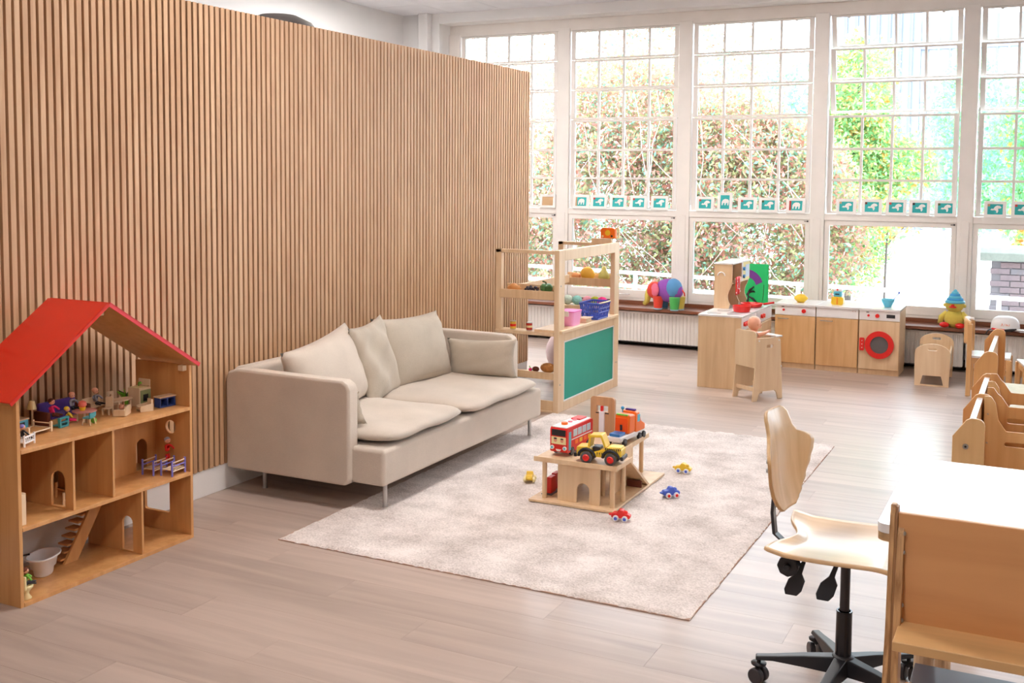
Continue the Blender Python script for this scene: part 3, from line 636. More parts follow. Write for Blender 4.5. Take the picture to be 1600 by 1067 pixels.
box('seat', MAPLE, -.02, .02, -.05, .05, .026, .032, t); box('backrest', MAPLE, -.024, -.018, -.05, .05, .032, .066, t, bev=.002)
for y in (-.045, .045): box('leg', MAPLE, -.018, .018, y - .004, y + .004, 0, .026, t, bev=0)
doll(-3.75, 3.39, Z3 + .033, .1, 'grey-winged cloth doll sitting on the wooden doll bench', GFELT, BLACK, SKIN)
t = T3('doll_plant', 'tiny potted plant with dark and light green leaves at the back of the top floor', 'toy plant', -3.765, 3.585)
MB().lathe([(.012, 0), (.016, .03)], n=14).build('pot', GRN, t)
for k in range(9):
    a = k * .7; MB().prism([(0, 0), (.011, .02), (0, .055), (-.011, .02)], .002, 'x', 0).xf(Matrix.Translation((0, 0, .028)) @ Matrix.Rotation(a, 4, 'Z') @ Matrix.Rotation(.9, 4, 'X')).build('leaf', DGRN if k % 2 else GRN, t)
t = T3('doll_cooker', 'green-fronted wooden dollhouse cooker with tall splashback near the right wall', 'doll furniture', -3.69, 3.59, .0)
box('body', MAPLE, -.035, .035, -.035, .035, 0, .085, t); box('splashback', MAPLE, -.035, .035, .027, .035, .085, .118, t, bev=.004); box('oven_door', mat('sage_paint', (150, 160, 110), .5), .035, .038, -.03, .03, .012, .075, t); box('oven_window', BLACK, .038, .039, -.015, .015, .025, .055, t, bev=0)
box('hob', CREAM, -.03, .03, -.032, .02, .085, .088, t)
t = T3('doll_tap', 'green toy tap on top of the dollhouse cooker', 'toy', -3.695, 3.59, 0, Z3 + .0885); MB().tube([(0, 0, 0), (0, 0, .016), (.012, 0, .02), (.018, 0, .012)], .003, 6).build('spout', GRN, t, smooth=True); MB().ell((0, .008, .012), .005, n=8).build('knob', GRN, t, smooth=True)
t = T3('doll_sideboard', 'small blue dollhouse cupboard with natural top at the right wall of the top floor', 'doll furniture', -3.575, 3.63, -.15)
m = MB(); m.prism([(-.042, 0), (.042, 0), (.042, .044), (-.042, .044)], .04, 'x', -.02, [[(-.036, .006), (-.036, .038), (-.003, .038), (-.003, .006)], [(.003, .006), (.003, .038), (.036, .038), (.036, .006)]]).build('carcass', DBLU, t, bev=.001)
box('back', BLACK, -.022, -.02, -.042, .042, 0, .044, t, bev=0); box('top', MAPLE, -.024, .024, -.046, .046, .044, .05, t)
# middle floor: bunk/bed frames and red doll
def bedframe(x, y, rz, lab):
    t = thing('doll_bed', lab, 'doll furniture', (x, y, Z2F), rz)
    for a in (-.03, .03):
        for b in (-.045, .045): MB().cyl((a, b, 0), (a, b, .07), .0045, n=8).build('post', LIL, t)
        for z in (.022, .045): MB().cyl((a, -.045, z), (a, .045, z), .003, n=6).build('rail', LIL if z > .03 else MAPLE, t)
        box('end_bar', MAPLE, a - .002, a + .002, -.042, .042, .058, .064, t)
    box('mattress_board', MAPLE, -.028, .028, -.043, .043, .026, .03, t); return t
bedframe(-3.60, 3.585, .1, 'lilac and natural dollhouse bed frame on the middle floor, the left one'); bedframe(-3.515, 3.612, .1, 'lilac and natural dollhouse bed frame nearest the right front edge of the middle floor')
doll(-3.575, 3.64, Z2F + .075, -.3, 'small red-dressed grandmother doll with grey hair standing among the lilac bed frames', RED, RED, GFELT, sit=False, s=1.05, name='bending_doll')
t = thing('doll_wardrobe', 'pale wooden dollhouse wardrobe at the left front of the middle floor', 'doll furniture', (-3.52, 2.795, Z2F), 0)
box('carcass', MAPLE, -.03, .03, -.016, .016, 0, .125, t); box('door', MAPLE, -.026, -.001, .016, .018, .006, .12, t); box('door', MAPLE, .001, .026, .016, .018, .006, .12, t)
t = thing('doll_playpen', 'natural wooden dollhouse playpen rail on the middle floor beside the staircase opening', 'doll furniture', (-3.58, 3.085, Z2F), .3)
for y in (-.03, .03): MB().cyl((0, y, 0), (0, y, .05), .005, n=8).build('post', MAPLE, t)
for z in (.015, .04): MB().cyl((0, -.03, z), (0, .03, z), .003, n=6).build('rail', MAPLE, t)
# ground floor: toy bath and toy toilet with doll
t = thing('toy_bath', 'white plastic toy bathtub on the ground floor of the dollhouse', 'toy', (-3.655, 3.02, Z1F), .35)
m = MB(); 
def oval(r, z, b=1.0): return [(r * .62 * math.cos(2 * PI * k / 28), r * math.sin(2 * PI * k / 28) * (1 + .12 * math.cos(4 * PI * k / 28)), z) for k in range(28)]
m.rings([oval(.045, 0), oval(.05, .006), oval(.055, .03), oval(.066, .036), oval(.074, .07), oval(.092, .078), oval(.094, .086), oval(.084, .084), oval(.066, .05), oval(.04, .02)])
m.build('tub', WHP, t, smooth=True); MB().tube([(-.05, -.07, .08), (-.05, -.07, .10), (-.03, -.05, .10)], .004, 6).build('tap', BLACK, t)
t = thing('toy_toilet', 'cream toy toilet at the front left corner of the dollhouse ground floor', 'toy', (-3.50, 2.81, Z1F), .3)
MB().lathe([(.018, 0), (.02, .004), (.01, .02), (.012, .03), (.025, .045), (.026, .055), (.018, .055), (.01, .04)], n=18).build('bowl', CREAM, t, smooth=True); box('cistern', CREAM, -.015, .015, -.028, -.018, .04, .095, t, bev=.003)
doll(-3.50, 2.807, Z1F + .056, .9, 'green-shirted brown-haired doll sitting on the cream toy toilet', GRN, BLACK, BRN, s=.9)
# ============================================================ PLAY SHOP (local origin = front-left foot)
SX, SY = -3.07, 6.87
t = thing('play_shop', 'tall pale wooden play shop stand with green chalkboard behind the sofa', 'play shop', (SX, SY, 0))
def pb(name, m_, *a, **k): return box(name, m_, *a, parent=t, bev=.003, **k)
TH = .038
for y in (0, 1.07): pb('post', MAPLE, -TH, 0, y, y + .10, 0, 1.152)
pb('top_rail', MAPLE, -TH, 0, .10, 1.07, 1.075, 1.152); pb('middle_rail', MAPLE, -TH, 0, .10, 1.07, .50, .565); pb('bottom_rail', MAPLE, -TH, 0, .10, 1.07, 0, .068)
pb('chalkboard', GREENB, -TH + .008, -.008, .10, 1.07, .068, .50); 
m = MB().prism([(.10, .068), (1.07, .068), (1.07, .50), (.10, .50)], .006, 'x', -.006, [[(.108, .076), (1.062, .076), (1.062, .492), (.108, .492)]]).build('board_beading', WHP, t)
pb('counter', MAPLE, -.20, .02, .02, 1.12, .565, .585)
pb('rear_trough_back', MAPLE, -.40, -.388, .10, 1.07, .82, .885)
# near wing
for y, nm in ((-.0, 'near'), (1.09, 'far')):
    pb('wing_post', MAPLE, -.50, -.455, y, y + .038, 0 if y else 0, 1.148)
    pb('wing_top_rail', MAPLE, -.50, -.0 - TH, y, y + .036, 1.122, 1.148)
    pb('wing_shelf_front', BIRCH, -.47, -TH, y - .004, y + .008, .80, .862); pb('wing_shelf_board', MAPLE, -.47, -TH, y + .008, y + .13, .822, .836); pb('wing_shelf_back', BIRCH, -.47, -TH, y + .12, y + .132, .80, .892)
    pb('wing_lower_shelf', MAPLE, -.50, -TH, y - .01, y + .12, .545, .568)
    pb('wing_tray_front', BIRCH, -.47, -TH, y - .002, y + .012, .235, .285); pb('wing_tray_board', MAPLE, -.47, -TH, y + .012, y + .14, .252, .266)
    pb('wing_foot_rail', BIRCH, -.47, -TH, y, y + .02, .012, .085); pb('wing_plinth', MAPLE, -.47, -TH, y - .01, y + .04, 0, .014)
for y in (.03, 1.12):
    for z in (.9, .2): MB().cyl((-.001, y, z), (.003, y, z), .006, n=10).build('screw', CHROME, t)
pb('sign_board', MAPLE, -.20, -.03, 1.06, 1.085, 1.14, 1.185)
def toy(name, label, cat, x, y, z): return thing(name, label, cat, (x, y, z))
zS = .8365
q = toy('toy_croissant', 'toy croissant on the upper wing shelf of the play shop', 'toy food', -3.46, 6.95, zS); m = MB(); m.tube([(-.055, .01, .016), (-.035, -.005, .024), (0, -.012, .032), (.035, -.005, .024), (.055, .01, .016)], [.008, .022, .034, .022, .008], 10)
m.build('bread', mat('crust', (214, 148, 84), .7, kind='fabric', scale=.1), q, smooth=True)
for s in (-.03, -.01, .01, .03): MB().tube([(s + .01 * math.cos(a), -.006 + .030 * math.sin(a) * (1 - 8 * abs(s)), .026 + .030 * math.cos(a) * (1 - 8 * abs(s)) * .9) for a in [k * PI / 6 - .2 for k in range(6)]], .004, 5).build('ridge', mat('crust_light', (232, 180, 120), .7), q, smooth=True)
q = toy('toy_blackberries', 'cluster of dark toy grapes on the upper wing shelf of the play shop', 'toy food', -3.325, 6.95, zS)
m = MB(); rr2 = random.Random(2)
for k in range(26): m.ell((rr2.uniform(-.045, .045), rr2.uniform(-.02, .02), .012 + rr2.uniform(0, .03)), .011, n=8)
m.build('grapes', mat('dark_grape', (50, 40, 56), .4), q, smooth=True); MB().cyl((.04, 0, .03), (.065, 0, .04), .003, n=6).build('stalk', BRN, q)
q = toy('toy_pepper', 'green toy bell pepper at the right end of the upper wing shelf', 'toy food', -3.205, 6.95, zS)
m = MB().lathe([(.0, 0), (.028, .004), (.042, .03), (.043, .05), (.03, .07), (.008, .064)], n=24)
for v in m.bm.verts:
    a = math.atan2(v.co.y, v.co.x); f_ = 1 + .1 * math.cos(4 * a); v.co.x *= f_; v.co.y *= f_
m.build('fruit', mat('pepper_green', (74, 120, 70), .35), q, smooth=True); MB().tube([(0, 0, .062), (-.004, 0, .08), (-.03, 0, .086)], .006, 6).build('stalk', DGRN, q)
CANY = mat('can_yellow', (226, 190, 70), .35); CANR = mat('can_red', (190, 54, 44), .35)
for (x, mt, lab, h) in ((-3.455, CANY, 'yellow toy tin with a red band on the lower wing shelf of the play shop', .062), (-3.325, CANR, 'red toy tin with a cream band on the lower wing shelf of the play shop', .058)):
    q = toy('toy_tin', lab, 'toy food', x, 6.925, .5685)
    MB().lathe([(.021, 0), (.0215, .003), (.0215, h - .003), (.021, h)], n=20).build('can', CHROME, q); MB().lathe([(.0219, .005), (.0219, h - .006)], n=20).build('paper_label', mt, q); MB().lathe([(.0222, h * .35), (.0222, h * .62)], n=20).build('label_band', RED if mt is CANY else CREAM, q)
q = toy('toy_loaf', 'oval toy bread loaf with seeded crust on the low tray of the play shop', 'toy food', -3.19, 6.96, .2665); MB().ell((0, 0, .036), .06, .035, .036, n=18).build('bread', mat('seeded_crust', (200, 140, 76), .8, kind='fabric', col2=(150, 96, 50), scale=.12), q, smooth=True)
for k in range(4): MB().tube([(-.036 + k * .022, -.02, .064 - abs(k - 1.5) * .004), (-.026 + k * .022, .02, .064 - abs(k - 1.5) * .004)], .003, 5).build('slash', CREAM, q)
q = toy('toy_potato', 'brown toy potato on the low tray beside the loaf', 'toy food', -3.285, 6.955, .2665); MB().ell((0, 0, .02), .028, .02, .02, n=12).build('body', BRN, q, smooth=True); MB().ell((.01, -.018, .024), .003, n=6).build('eye', BLACK, q)
q = toy('toy_radish', 'small pink toy radish on the low tray beside the potato', 'toy food', -3.325, 6.95, .2665); MB().ell((0, 0, .014), .013, n=10).build('root', MAG, q, smooth=True); MB().tube([(0, 0, .024), (-.008, 0, .04)], .004, 5).build('leaves', GRN, q)
# far wing and rear trough fruit
zS2 = .8365
for (nm, lab, x, col, prof) in (('toy_orange', 'small orange toy fruit at the left of the rear shelf of the play shop', -3.43, (240, 170, 110), .028),):
    q = toy(nm, lab, 'toy food', x, 8.01, zS2 + .012); MB().ell((0, 0, .022), .04, .03, .028, n=14).build('fruit', pl('peach', col, .6), q, smooth=True); MB().cyl((0, 0, .046), (0, 0, .056), .003, n=6).build('stalk', BRN, q)
q = toy('toy_mango', 'large yellow-orange toy melon on the rear shelf of the play shop', 'toy food', -3.33, 8.01, zS2); MB().ell((0, 0, .055), .062, .042, .056, n=18, rot=Matrix.Rotation(.4, 3, 'Y')).build('fruit', pl('melon_yellow', (244, 190, 70), .5), q, smooth=True); MB().cyl((-.02, 0, .104), (-.024, 0, .116), .004, n=6).build('stalk', DGRN, q)
q = toy('toy_pear', 'pale yellow-green toy pear on the rear shelf of the play shop', 'toy food', -3.19, 8.01, zS2); MB().lathe([(.0, 0), (.034, .006), (.046, .035), (.040, .062), (.022, .09), (.016, .112), (.006, .122)], n=20).build('fruit', pl('pear_green', (226, 222, 130), .5), q, smooth=True); MB().cyl((0, 0, .12), (.004, 0, .138), .003, n=6).build('stalk', BRN, q)
# wool balls piled in a tray on the far side, counter height
pb('ball_tray', MAPLE, -.46, -.06, .93, 1.09, .60, .655)
for i, (x, c, nm) in enumerate(((-3.44, (206, 226, 214), 'pale mint'), (-3.36, (150, 214, 208), 'aqua'), (-3.27, (244, 170, 190), 'soft pink'), (-3.205, (210, 226, 70), 'lime yellow'), (-3.145, (240, 60, 140), 'hot pink'))):
    q = toy('yarn_ball', '%s yarn ball in the tray behind the baskets of the play shop' % nm, 'yarn ball', x, 7.87, .6555); o = MB().ell((0, 0, .036), .042, .04, .037, n=16).build('ball', mat('yarn_' + nm.replace(' ', '_'), c, 1, kind='fabric', scale=.3), q, smooth=True); q['group'] = 'yarn balls in the play shop'
    for k in range(5):
        a = k * .6; MB().tube([Vector((.0425 * math.cos(s) * math.cos(a), .0405 * math.sin(s), .036 + .0375 * math.cos(s) * math.sin(a))) for s in [j * PI / 6 for j in range(12)]], .0016, 4, True).build('strand', o.data.materials[0], q)
# baskets on the counter
def basket(name, lab, x, y, w_, d_, h_, m_, lid=None):
    q = toy(name, lab, 'basket', x, y, .5855)
    def rg_(k, z, e=0): return [(a, b, z) for a, b in rrect(-w_ / 2 * k - e, w_ / 2 * k + e, -d_ / 2 * k - e, d_ / 2 * k + e, .02, 3)]
    m = MB()
    if lid is None:
        m.rings([rg_(.8, 0), rg_(.8, .004)])
        m.build('bottom', m_, q)
        for z in (.008, .055, .085):
            k = .8 + .2 * z / h_; MB().tube(rg_(k, z), .004, 5, True).build('hoop', m_, q)
        P = rrect(-.5, .5, -.5, .5, .08, 3); n = len(P)
        m = MB()
        N = 36
        for s in (0, 1):
            for k in range(N):
                def pt(a, z):
                    a = a % 1 * 4; e = int(a); f_ = a - e - .5
                    X, Y = ((f_, -.5), (.5, f_), (-f_, .5), (-.5, -f_))[e]; kk = .8 + .2 * z / h_
                    return (X * w_ * kk, Y * d_ * kk, z)
                a0 = k / N; da = (.05 if s else -.05)
                m.tube([pt(a0, .002), pt(a0 + da / 2, h_ * .5), pt(a0 + da, h_)], .0032, 4)
        m.build('lattice', m_, q, kind='stuff')
        MB().tube(rg_(1, h_), .007, 6, True).build('rim', m_, q, smooth=True)
        MB().tube([(w_ / 2, -d_ / 2 + .01, h_ + .004), (w_ / 2 + .012, 0, h_ + .006), (w_ / 2, d_ / 2 - .01, h_ + .004)], .005, 6).build('handle', CREAM, q, smooth=True)
    else:
        m.rings([rg_(.86, 0), rg_(1, h_), rg_(.97, h_), rg_(.83, .004)]).build('body', m_, q); MB().rings([rg_(1.03, h_), rg_(1.03, h_ + .008), rg_(.9, h_ + .010)]).build('lid', lid, q)
        for s in (-1, 1): box('clip', WHP, -.03, .03, s * d_ / 2 - .004, s * d_ / 2 + .004, h_ - .03, h_ + .008, q)
    return q
CLP = mat('translucent_pink', (246, 170, 220), .3)
basket('storage_box', 'translucent pink lidded box on the counter of the play shop', -3.14, 7.22, .13, .17, .10, CLP, pl('pink_lid', (230, 110, 190)))
basket('toy_basket', 'blue plastic lattice basket on the counter of the play shop', -3.12, 7.66, .16, .25, .125, BLU)
q = toy('wooden_scale', 'small wooden block tray between the pink box and the blue basket', 'toy', -3.10, 7.42, .5855); box('block', MAPLE, -.03, .03, -.05, .05, 0, .03, q); box('tray', MAPLE, -.04, .04, -.06, .06, .03, .036, q)
q = toy('beanbag', 'pale pink rounded cushion standing on the floor behind the play shop', 'cushion', -3.60, 8.25, .0)
q2 = MB().ell((0, 0, .20), .19, .16, .20, n=20).build('cover', mat('blush_cloth', (226, 204, 208), .9, kind='fabric'), q, smooth=True)
MB().tube([(0, .16 * math.cos(a), .20 + .20 * math.sin(a)) for a in [k * PI / 12 for k in range(24)]], .003, 5, True).build('seam', WHP, q)
# orange toy radio on the top
q = toy('toy_radio', 'small orange toy radio standing on top of the play shop', 'toy', -3.135, 7.94, 1.186)
MB().prism(rrect(-.06, .06, 0, .082, .022, corners=(0, 0, 1, 1)), .04, 'y', 0).build('case', ORA, q, bev=.004)
MB().cyl((.0, -.003, .043), (.0, .0, .043), .022, n=20).cyl((.0, -.005, .043), (.0, -.003, .043), .014, n=20).build('dial', YEL, q); MB().cyl((.035, -.003, .018), (.035, 0, .018), .009, n=12).build('knob', BLACK, q); MB().cyl((-.042, -.003, .016), (-.042, 0, .016), .008, n=12).build('knob', CREAM, q)
MB().prism(rrect(.05, .08, .0, .085, .014, corners=(0, 0, 1, 1)), .02, 'y', .04, [rrect(.056, .074, .01, .07, .006)[::-1]]).build('handle', CREAM, q)
# ============================================================ TOY GARAGE
GX, GY = -2.1, 5.25
t = thing('toy_garage', 'wooden toy garage with lift tower and ramp standing on the rug', 'toy garage', (GX, GY, RZ + .0015))
def gb(name, m_, x0, x1, y0, y1, z0, z1, **k): return box(name, m_, x0 - GX, x1 - GX, y0 - GY, y1 - GY, z0, z1, t, bev=.002, **k)
gb('base_plate', BIRCH, -2.335, -1.875, 4.87, 5.66, 0, .012)
MB().prism([(a - GX, b - GY) for a, b in ((-2.32, 4.905), (-1.875, 4.905), (-1.875, 5.13), (-1.975, 5.13), (-1.975, 5.66), (-2.10, 5.66), (-2.10, 5.52), (-2.32, 5.52))], .014, 'z', .205).build('upper_deck', BIRCH, t, bev=.002)
gb('deck_curb', BIRCH, -2.321, -1.874, 4.899, 4.905, .203, .228); gb('deck_curb', BIRCH, -1.875, -1.869, 4.899, 5.13, .203, .228); gb('deck_curb', BIRCH, -1.975, -1.969, 5.13, 5.66, .203, .228)
for (x, y) in ((-2.27, 4.925), (-1.90, 4.925), (-1.895, 5.06), (-2.0, 5.62), (-2.02, 5.10), (-2.30, 5.48)): MB().cyl((x - GX, y - GY, .012), (x - GX, y - GY, .205), .0125, n=12).build('pillar', BIRCH, t, smooth=False)
MB().prism([(a - GX, z) for a, z in [(-2.195, .012)] + [arch(-2.09, -2.022, .012, .115)[0]] + arch(-2.09, -2.022, .012, .115)[2:][::-1] + [arch(-2.09, -2.022, .012, .115)[1], (-1.965, .012), (-1.965, .205), (-2.195, .205)]], .01, 'y', 4.92 - GY).build('front_wall', BIRCH, t, bev=.0015)
gb('side_wall', BIRCH, -1.985, -1.975, 5.10, 5.42, .012, .205); gb('inner_wall', BIRCH, -2.20, -2.19, 4.93, 5.25, .012, .205)
MB().prism([(5.13 - GY, .205), (5.13 - GY, .193), (5.40 - GY, .006), (5.42 - GY, .012)], .10, 'x', -1.98 - GX).build('ramp', BIRCH, t, bev=.001)
MB().prism([(a - GX, b) for a, b in rrect(-2.30, -2.155, .012, .415, .02, corners=(0, 0, 1, 1))], .022, 'y', 5.60 - GY, [[(a - GX, b) for a, b in ((-2.262, .33), (-2.262, .365), (-2.193, .365), (-2.193, .33))]]).build('lift_tower', mat('tower_board', (206, 160, 118), .5, kind='wood'), t, bev=.003)
gb('lift_shaft', mat('clear_plastic', (232, 234, 246), .2), -2.243, -2.212, 5.585, 5.60, .14, .335); gb('lift_pulley', RED, -2.236, -2.220, 5.59, 5.605, .335, .365)
gb('lift_crossbar', BLACK, -2.268, -2.188, 5.598, 5.604, .320, .326)
for (x, y) in ((-2.275, 5.02), (-2.285, 5.10)): gb('fuel_pump', RED, x - .012, x + .012, y - .03, y + .03, .016, .10)
gb('pump_island', GREY, -2.31, -2.25, 4.97, 5.15, .012, .017)
gb('ramp_prop', BRN, -1.97, -1.89, 5.32, 5.33, .012, .05)
ZD = RZ + .0015 + .2195
def wheelset(t, xs, ys, r, w_, tyre, hub, z0=0):
    for x in xs:
        for y in ys:
            s = -1 if y < 0 else 1
            a = MB().lathe([(r * .6, -w_ / 2), (r * .95, -w_ / 2), (r, -w_ / 4), (r, w_ / 4), (r * .95, w_ / 2), (r * .6, w_ / 2)], (x, y, z0 + r), 20, 1).build('wheel', tyre, t)
            MB().lathe([(r * .6, -.001), (r * .45, .004), (r * .2, .003)] if s > 0 else [(r * .2, -.003), (r * .45, -.004), (r * .6, .001)], (x, y + s * w_ / 2, z0 + r), 16, 1).build('hub', hub, a)
# red bus (front faces the camera: -y) ; built along local x then turned
t = thing('toy_bus', 'red and white toy bus on the deck of the toy garage', 'toy bus', (-2.21, 5.13, ZD + .001), -PI / 2 - .06)
MB().prism(rrect(-.15, .15, .018, .148, .016), .098, 'y', -.049).build('body', RED, t, bev=.006)
box('roof', WHP, -.13, .145, -.042, .042, .146, .153, t, bev=.004); box('roof_hatch', RED, -.12, -.04, -.028, .028, .152, .160, t, bev=.004); MB().cyl((.085, 0, .152), (.085, 0, .164), .017, n=16).build('roof_button', ORA, t)
for x in (.02, -.03): MB().cyl((x, 0, .152), (x, 0, .158), .012, n=14).build('roof_button', pl('pink_button', (240, 120, 140)), t)
box('windscreen', BLACK, .149, .1515, -.040, .040, .105, .138, t); box('front_sign', CREAM, .149, .152, -.042, .042, .062, .100, t)
for y in (-.018, .02): MB().ell((.152, y, .082), .002, .010, .010, n=12).build('printed_passenger', SKIN, t)
MB().ell((.152, -.018, .091), .003, .010, .005, n=10).ell((.152, .02, .090), .003, .010, .004, n=10).build('printed_hair', BLACK, t)
for y in (-.036, .036): a = MB().cyl((.150, y, .044), (.155, y, .044), .011, n=14).build('headlight', WHP, t); MB().cyl((.155, y, .044), (.157, y, .044), .006, n=12).build('lens', SKY, a)
MB().prism([(-.016, .036), (.016, .036), (.008, .026), (-.008, .026)], .003, 'x', .15).build('grille', WHP, t)
for s in (-1, 1):
    for k in range(4): box('side_window', pl('pale_blue_print', (196, 214, 226)), -.12 + k * .052, -.075 + k * .052, s * .0485 - .002, s * .0485 + .002, .092, .130, t)
    box('door', SKY, .105, .132, s * .0485 - .002, s * .0485 + .002, .03, .125, t); box('stripe', WHP, -.14, .10, s * .0485 - .0015, s * .0485 + .0015, .078, .084, t)
    for k in range(4): box('decal', ORA if k % 2 else YEL, -.125 + k * .05, -.09 + k * .05, s * .0485 - .0015, s * .0485 + .0015, .05, .072, t)
wheelset(t, (-.09, .09), (-.044, .044), .022, .014, BLACK, GREY)
# yellow jeep / digger with tiger stripes: long side toward camera
t = thing('toy_safari_jeep', 'yellow toy jeep with black tiger stripes and red wheel hubs on the garage deck', 'toy car', (-1.985, 4.975, ZD + .0), .10)
MB().prism([(-.115, .035), (.118, .035), (.118, .082), (.045, .088), (.03, .078), (-.03, .058), (-.05, .085), (-.115, .08)], .085, 'y', -.0425).build('body', YEL, t, bev=.006)
MB().prism([(-.06, .07), (-.05, .142), (.015, .148), (.04, .085), (.028, .083), (.008, .134), (-.04, .130), (-.048, .07)], .075, 'y', -.0375).build('cab_frame', YEL, t, bev=.004)
box('seat', BLACK, -.035, .005, -.03, .03, .058, .085, t, bev=.006); box('bonnet_plate', YEL, .05, .112, -.034, .034, .084, .092, t, bev=.004)
for k in range(9):
    x = .035 + k * .0095
    for s in (-1, 1): MB().prism([(x, .086), (x + .006, .086), (x + .001, .062 + (k % 3) * .006)], .0015, 'y', s * .0435 - .0007).build('tiger_stripe', BLACK, t)
for k in range(4):
    for s in (-1, 1): MB().prism([(-.008 + k * .012, .06), (-.003 + k * .012, .06), (-.006 + k * .012, .042)], .0015, 'y', s * .0435 - .0007).build('tiger_stripe', BLACK, t)
box('bumper', BLACK, .112, .128, -.045, .045, .028, .048, t, bev=.004); box('bumper', BLACK, -.128, -.112, -.045, .045, .028, .048, t, bev=.004)
for x in (-.06, .065):
    for s in (-1, 1): MB().tube([(x + .042 * math.cos(a), s * .046, .035 + .038 * math.sin(a)) for a in [k * PI / 8 for k in range(9)]], .008, 6).build('mudguard', BLACK, t, smooth=True)
wheelset(t, (-.06, .065), (-.046, .046), .031, .024, mat('tyre_grey', (84, 80, 80), .8), RED)
# orange truck with white chassis
t = thing('toy_tow_truck', 'orange and white toy truck with a blue beacon at the back of the garage deck', 'toy truck', (-2.03, 5.46, ZD + .0), PI / 2 - .10)
box('chassis', WHP, -.155, .15, -.042, .042, .022, .05, t, bev=.006)
MB().prism([(-.06, .05), (.02, .05), (.02, .15), (-.055, .156)], .09, 'y', -.045).build('rear_box', ORA, t, bev=.012)
MB().prism([(.025, .04), (.15, .04), (.15, .075), (.10, .10), (.075, .155), (.025, .16)], .086, 'y', -.043).build('cab', ORA, t, bev=.01)
box('box_opening', mat('deep_orange', (250, 90, 20), .5), -.064, -.056, -.036, .036, .06, .135, t); box('green_lid', GRN, -.058, -.04, -.034, .034, .148, .156, t); box('blue_tray', BLU if 0 else pl('tray_blue', (50, 120, 190)), -.145, -.075, -.03, .03, .05, .066, t)
MB().cyl((-.01, .02, .156), (-.01, .02, .175), .003, n=6).ell((-.01, .02, .180), .010, n=10).build('beacon', pl('beacon_blue', (40, 150, 210)), t); box('siren', PUR, .04, .06, -.03, .03, .158, .168, t, bev=.004)
for s in (-1, 1): box('cab_window', SKY, .045, .078, s * .043 - .0015, s * .043 + .0015, .10, .14, t)
box('hook', BLACK, -.07, -.062, -.006, .006, .07, .10, t); box('windscreen', SKY, .09, .096, -.03, .03, .108, .14, t)
wheelset(t, (-.11, .07, .12), (-.044, .044), .019, .014, BLACK, GREY)
# four little cars on the rug
def minicar(name, lab, x, y, rz, body, wheel, hub, ears=True):
    t = thing(name, lab, 'toy car', (x, y, RZ + .001), rz, 'small toy cars on the rug')
    MB().prism([(-.045, .014), (.045, .014), (.048, .028), (.036, .036), (.02, .038), (.012, .054), (-.008, .056), (-.018, .040), (-.04, .038), (-.048, .028)], .036, 'y', -.018).build('body', body, t, bev=.007, seg=3)
    MB().ell((.022, 0, .04), .012, .014, .010, n=10).build('bonnet_bump', body, t, smooth=True); MB().ell((-.05, 0, .026), .012, .012, .006, n=8).build('tail', body, t, smooth=True)
    wheelset(t, (-.022, .022), (-.024, .024), .0145, .011, wheel, hub)
minicar('toy_car', 'chubby red toy car with white wheels at the front edge of the play area', -1.805, 4.80, .15, RED, WHP, BLU)
minicar('toy_car', 'chubby blue toy car with white wheels and red hubs right of the garage', -1.715, 5.28, .75, BLU, WHP, RED)
minicar('toy_car', 'chubby yellow toy car with white wheels, farthest right on the rug', -1.80, 5.76, .05, YEL, WHP, BLU)
minicar('toy_car', 'small yellow wooden toy car with beige wheels left of the garage', -2.485, 5.20, 1.9, YEL, CREAM, CREAM)
# ============================================================ PLAY KITCHEN ISLAND (stove)
t = thing('play_stove', 'wooden play stove unit with hutch and red knobs seen from its side', 'play kitchen', (-2.5, 8.32, 0))
box('carcass', BIRCH, 0, .345, 0, 1.0, 0, .572, t, bev=.003); box('worktop', WLAM, -.004, .358, -.004, 1.004, .572, .588, t, bev=.003)
box('control_panel', WHP, .345, .352, .004, .47, .47, .57, t); box('control_panel', WHP, .345, .352, .48, .996, .47, .57, t); box('oven_door', BIRCH, .345, .353, .01, .465, .05, .46, t, bev=.004); box('cupboard_door', BIRCH, .345, .353, .485, .99, .05, .46, t, bev=.004)
for y in (.06, .11, .16, .21, .62, .68): MB().cyl((.352, y, .52), (.372, y, .52), .017, n=14).build('knob', RED, t)
for (x, y, r) in ((.10, .10, .055), (.26, .10, .055), (.26, .27, .055), (.12, .30, .05)): MB().cyl((x, y, .588), (x, y, .590), r, n=24).build('hob_plate', mat('hob_grey', (164, 160, 158), .4), t)
hp = [(.43, .588), (.50, .588)]
# hutch: two cheek panels with a curved cut-out, shelf, top, microwave
def cheek(y, nm):
    out = [(.0, .588), (.125, .588)] + [(.15 - .0 - .036 * math.sin(PI * k / 8) , .60 + .18 * k / 8) for k in range(1, 8)] + [(.15, .80), (.15, .955), (.0, .955)]
    MB().prism(out, .014, 'y', y).build(nm, BIRCH, t, bev=.002)
cheek(.43, 'hutch_side'); cheek(.72, 'hutch_side'); cheek(.99 - .014, 'hutch_side')
box('hutch_back', BIRCH, 0, .01, .444, .976, .588, .955, t); box('hutch_shelf', BIRCH, .01, .15, .444, .976, .79, .80, t); box('hutch_top', WLAM, -.005, .158, .425, .995, .955, .967, t)
box('microwave_door', mat('pale_yellow', (232, 216, 130), .5), .15, .158, .74, .97, .80, .953, t, bev=.003); box('microwave_window', mat('pale_blue_paint', (180, 200, 220), .4), .158, .160, .83, .95, .825, .93, t); box('microwave_panel', WHP, .15, .159, .72, .745, .80, .953, t)
for z in (.835, .90): MB().cyl((.158, .76, z), (.175, .76, z), .016, n=14).build('blue_knob', pl('knob_blue', (60, 130, 180)), t)
box('shelf_lip', MAPLE, .15, .156, .50, .72, .80, .835, t)
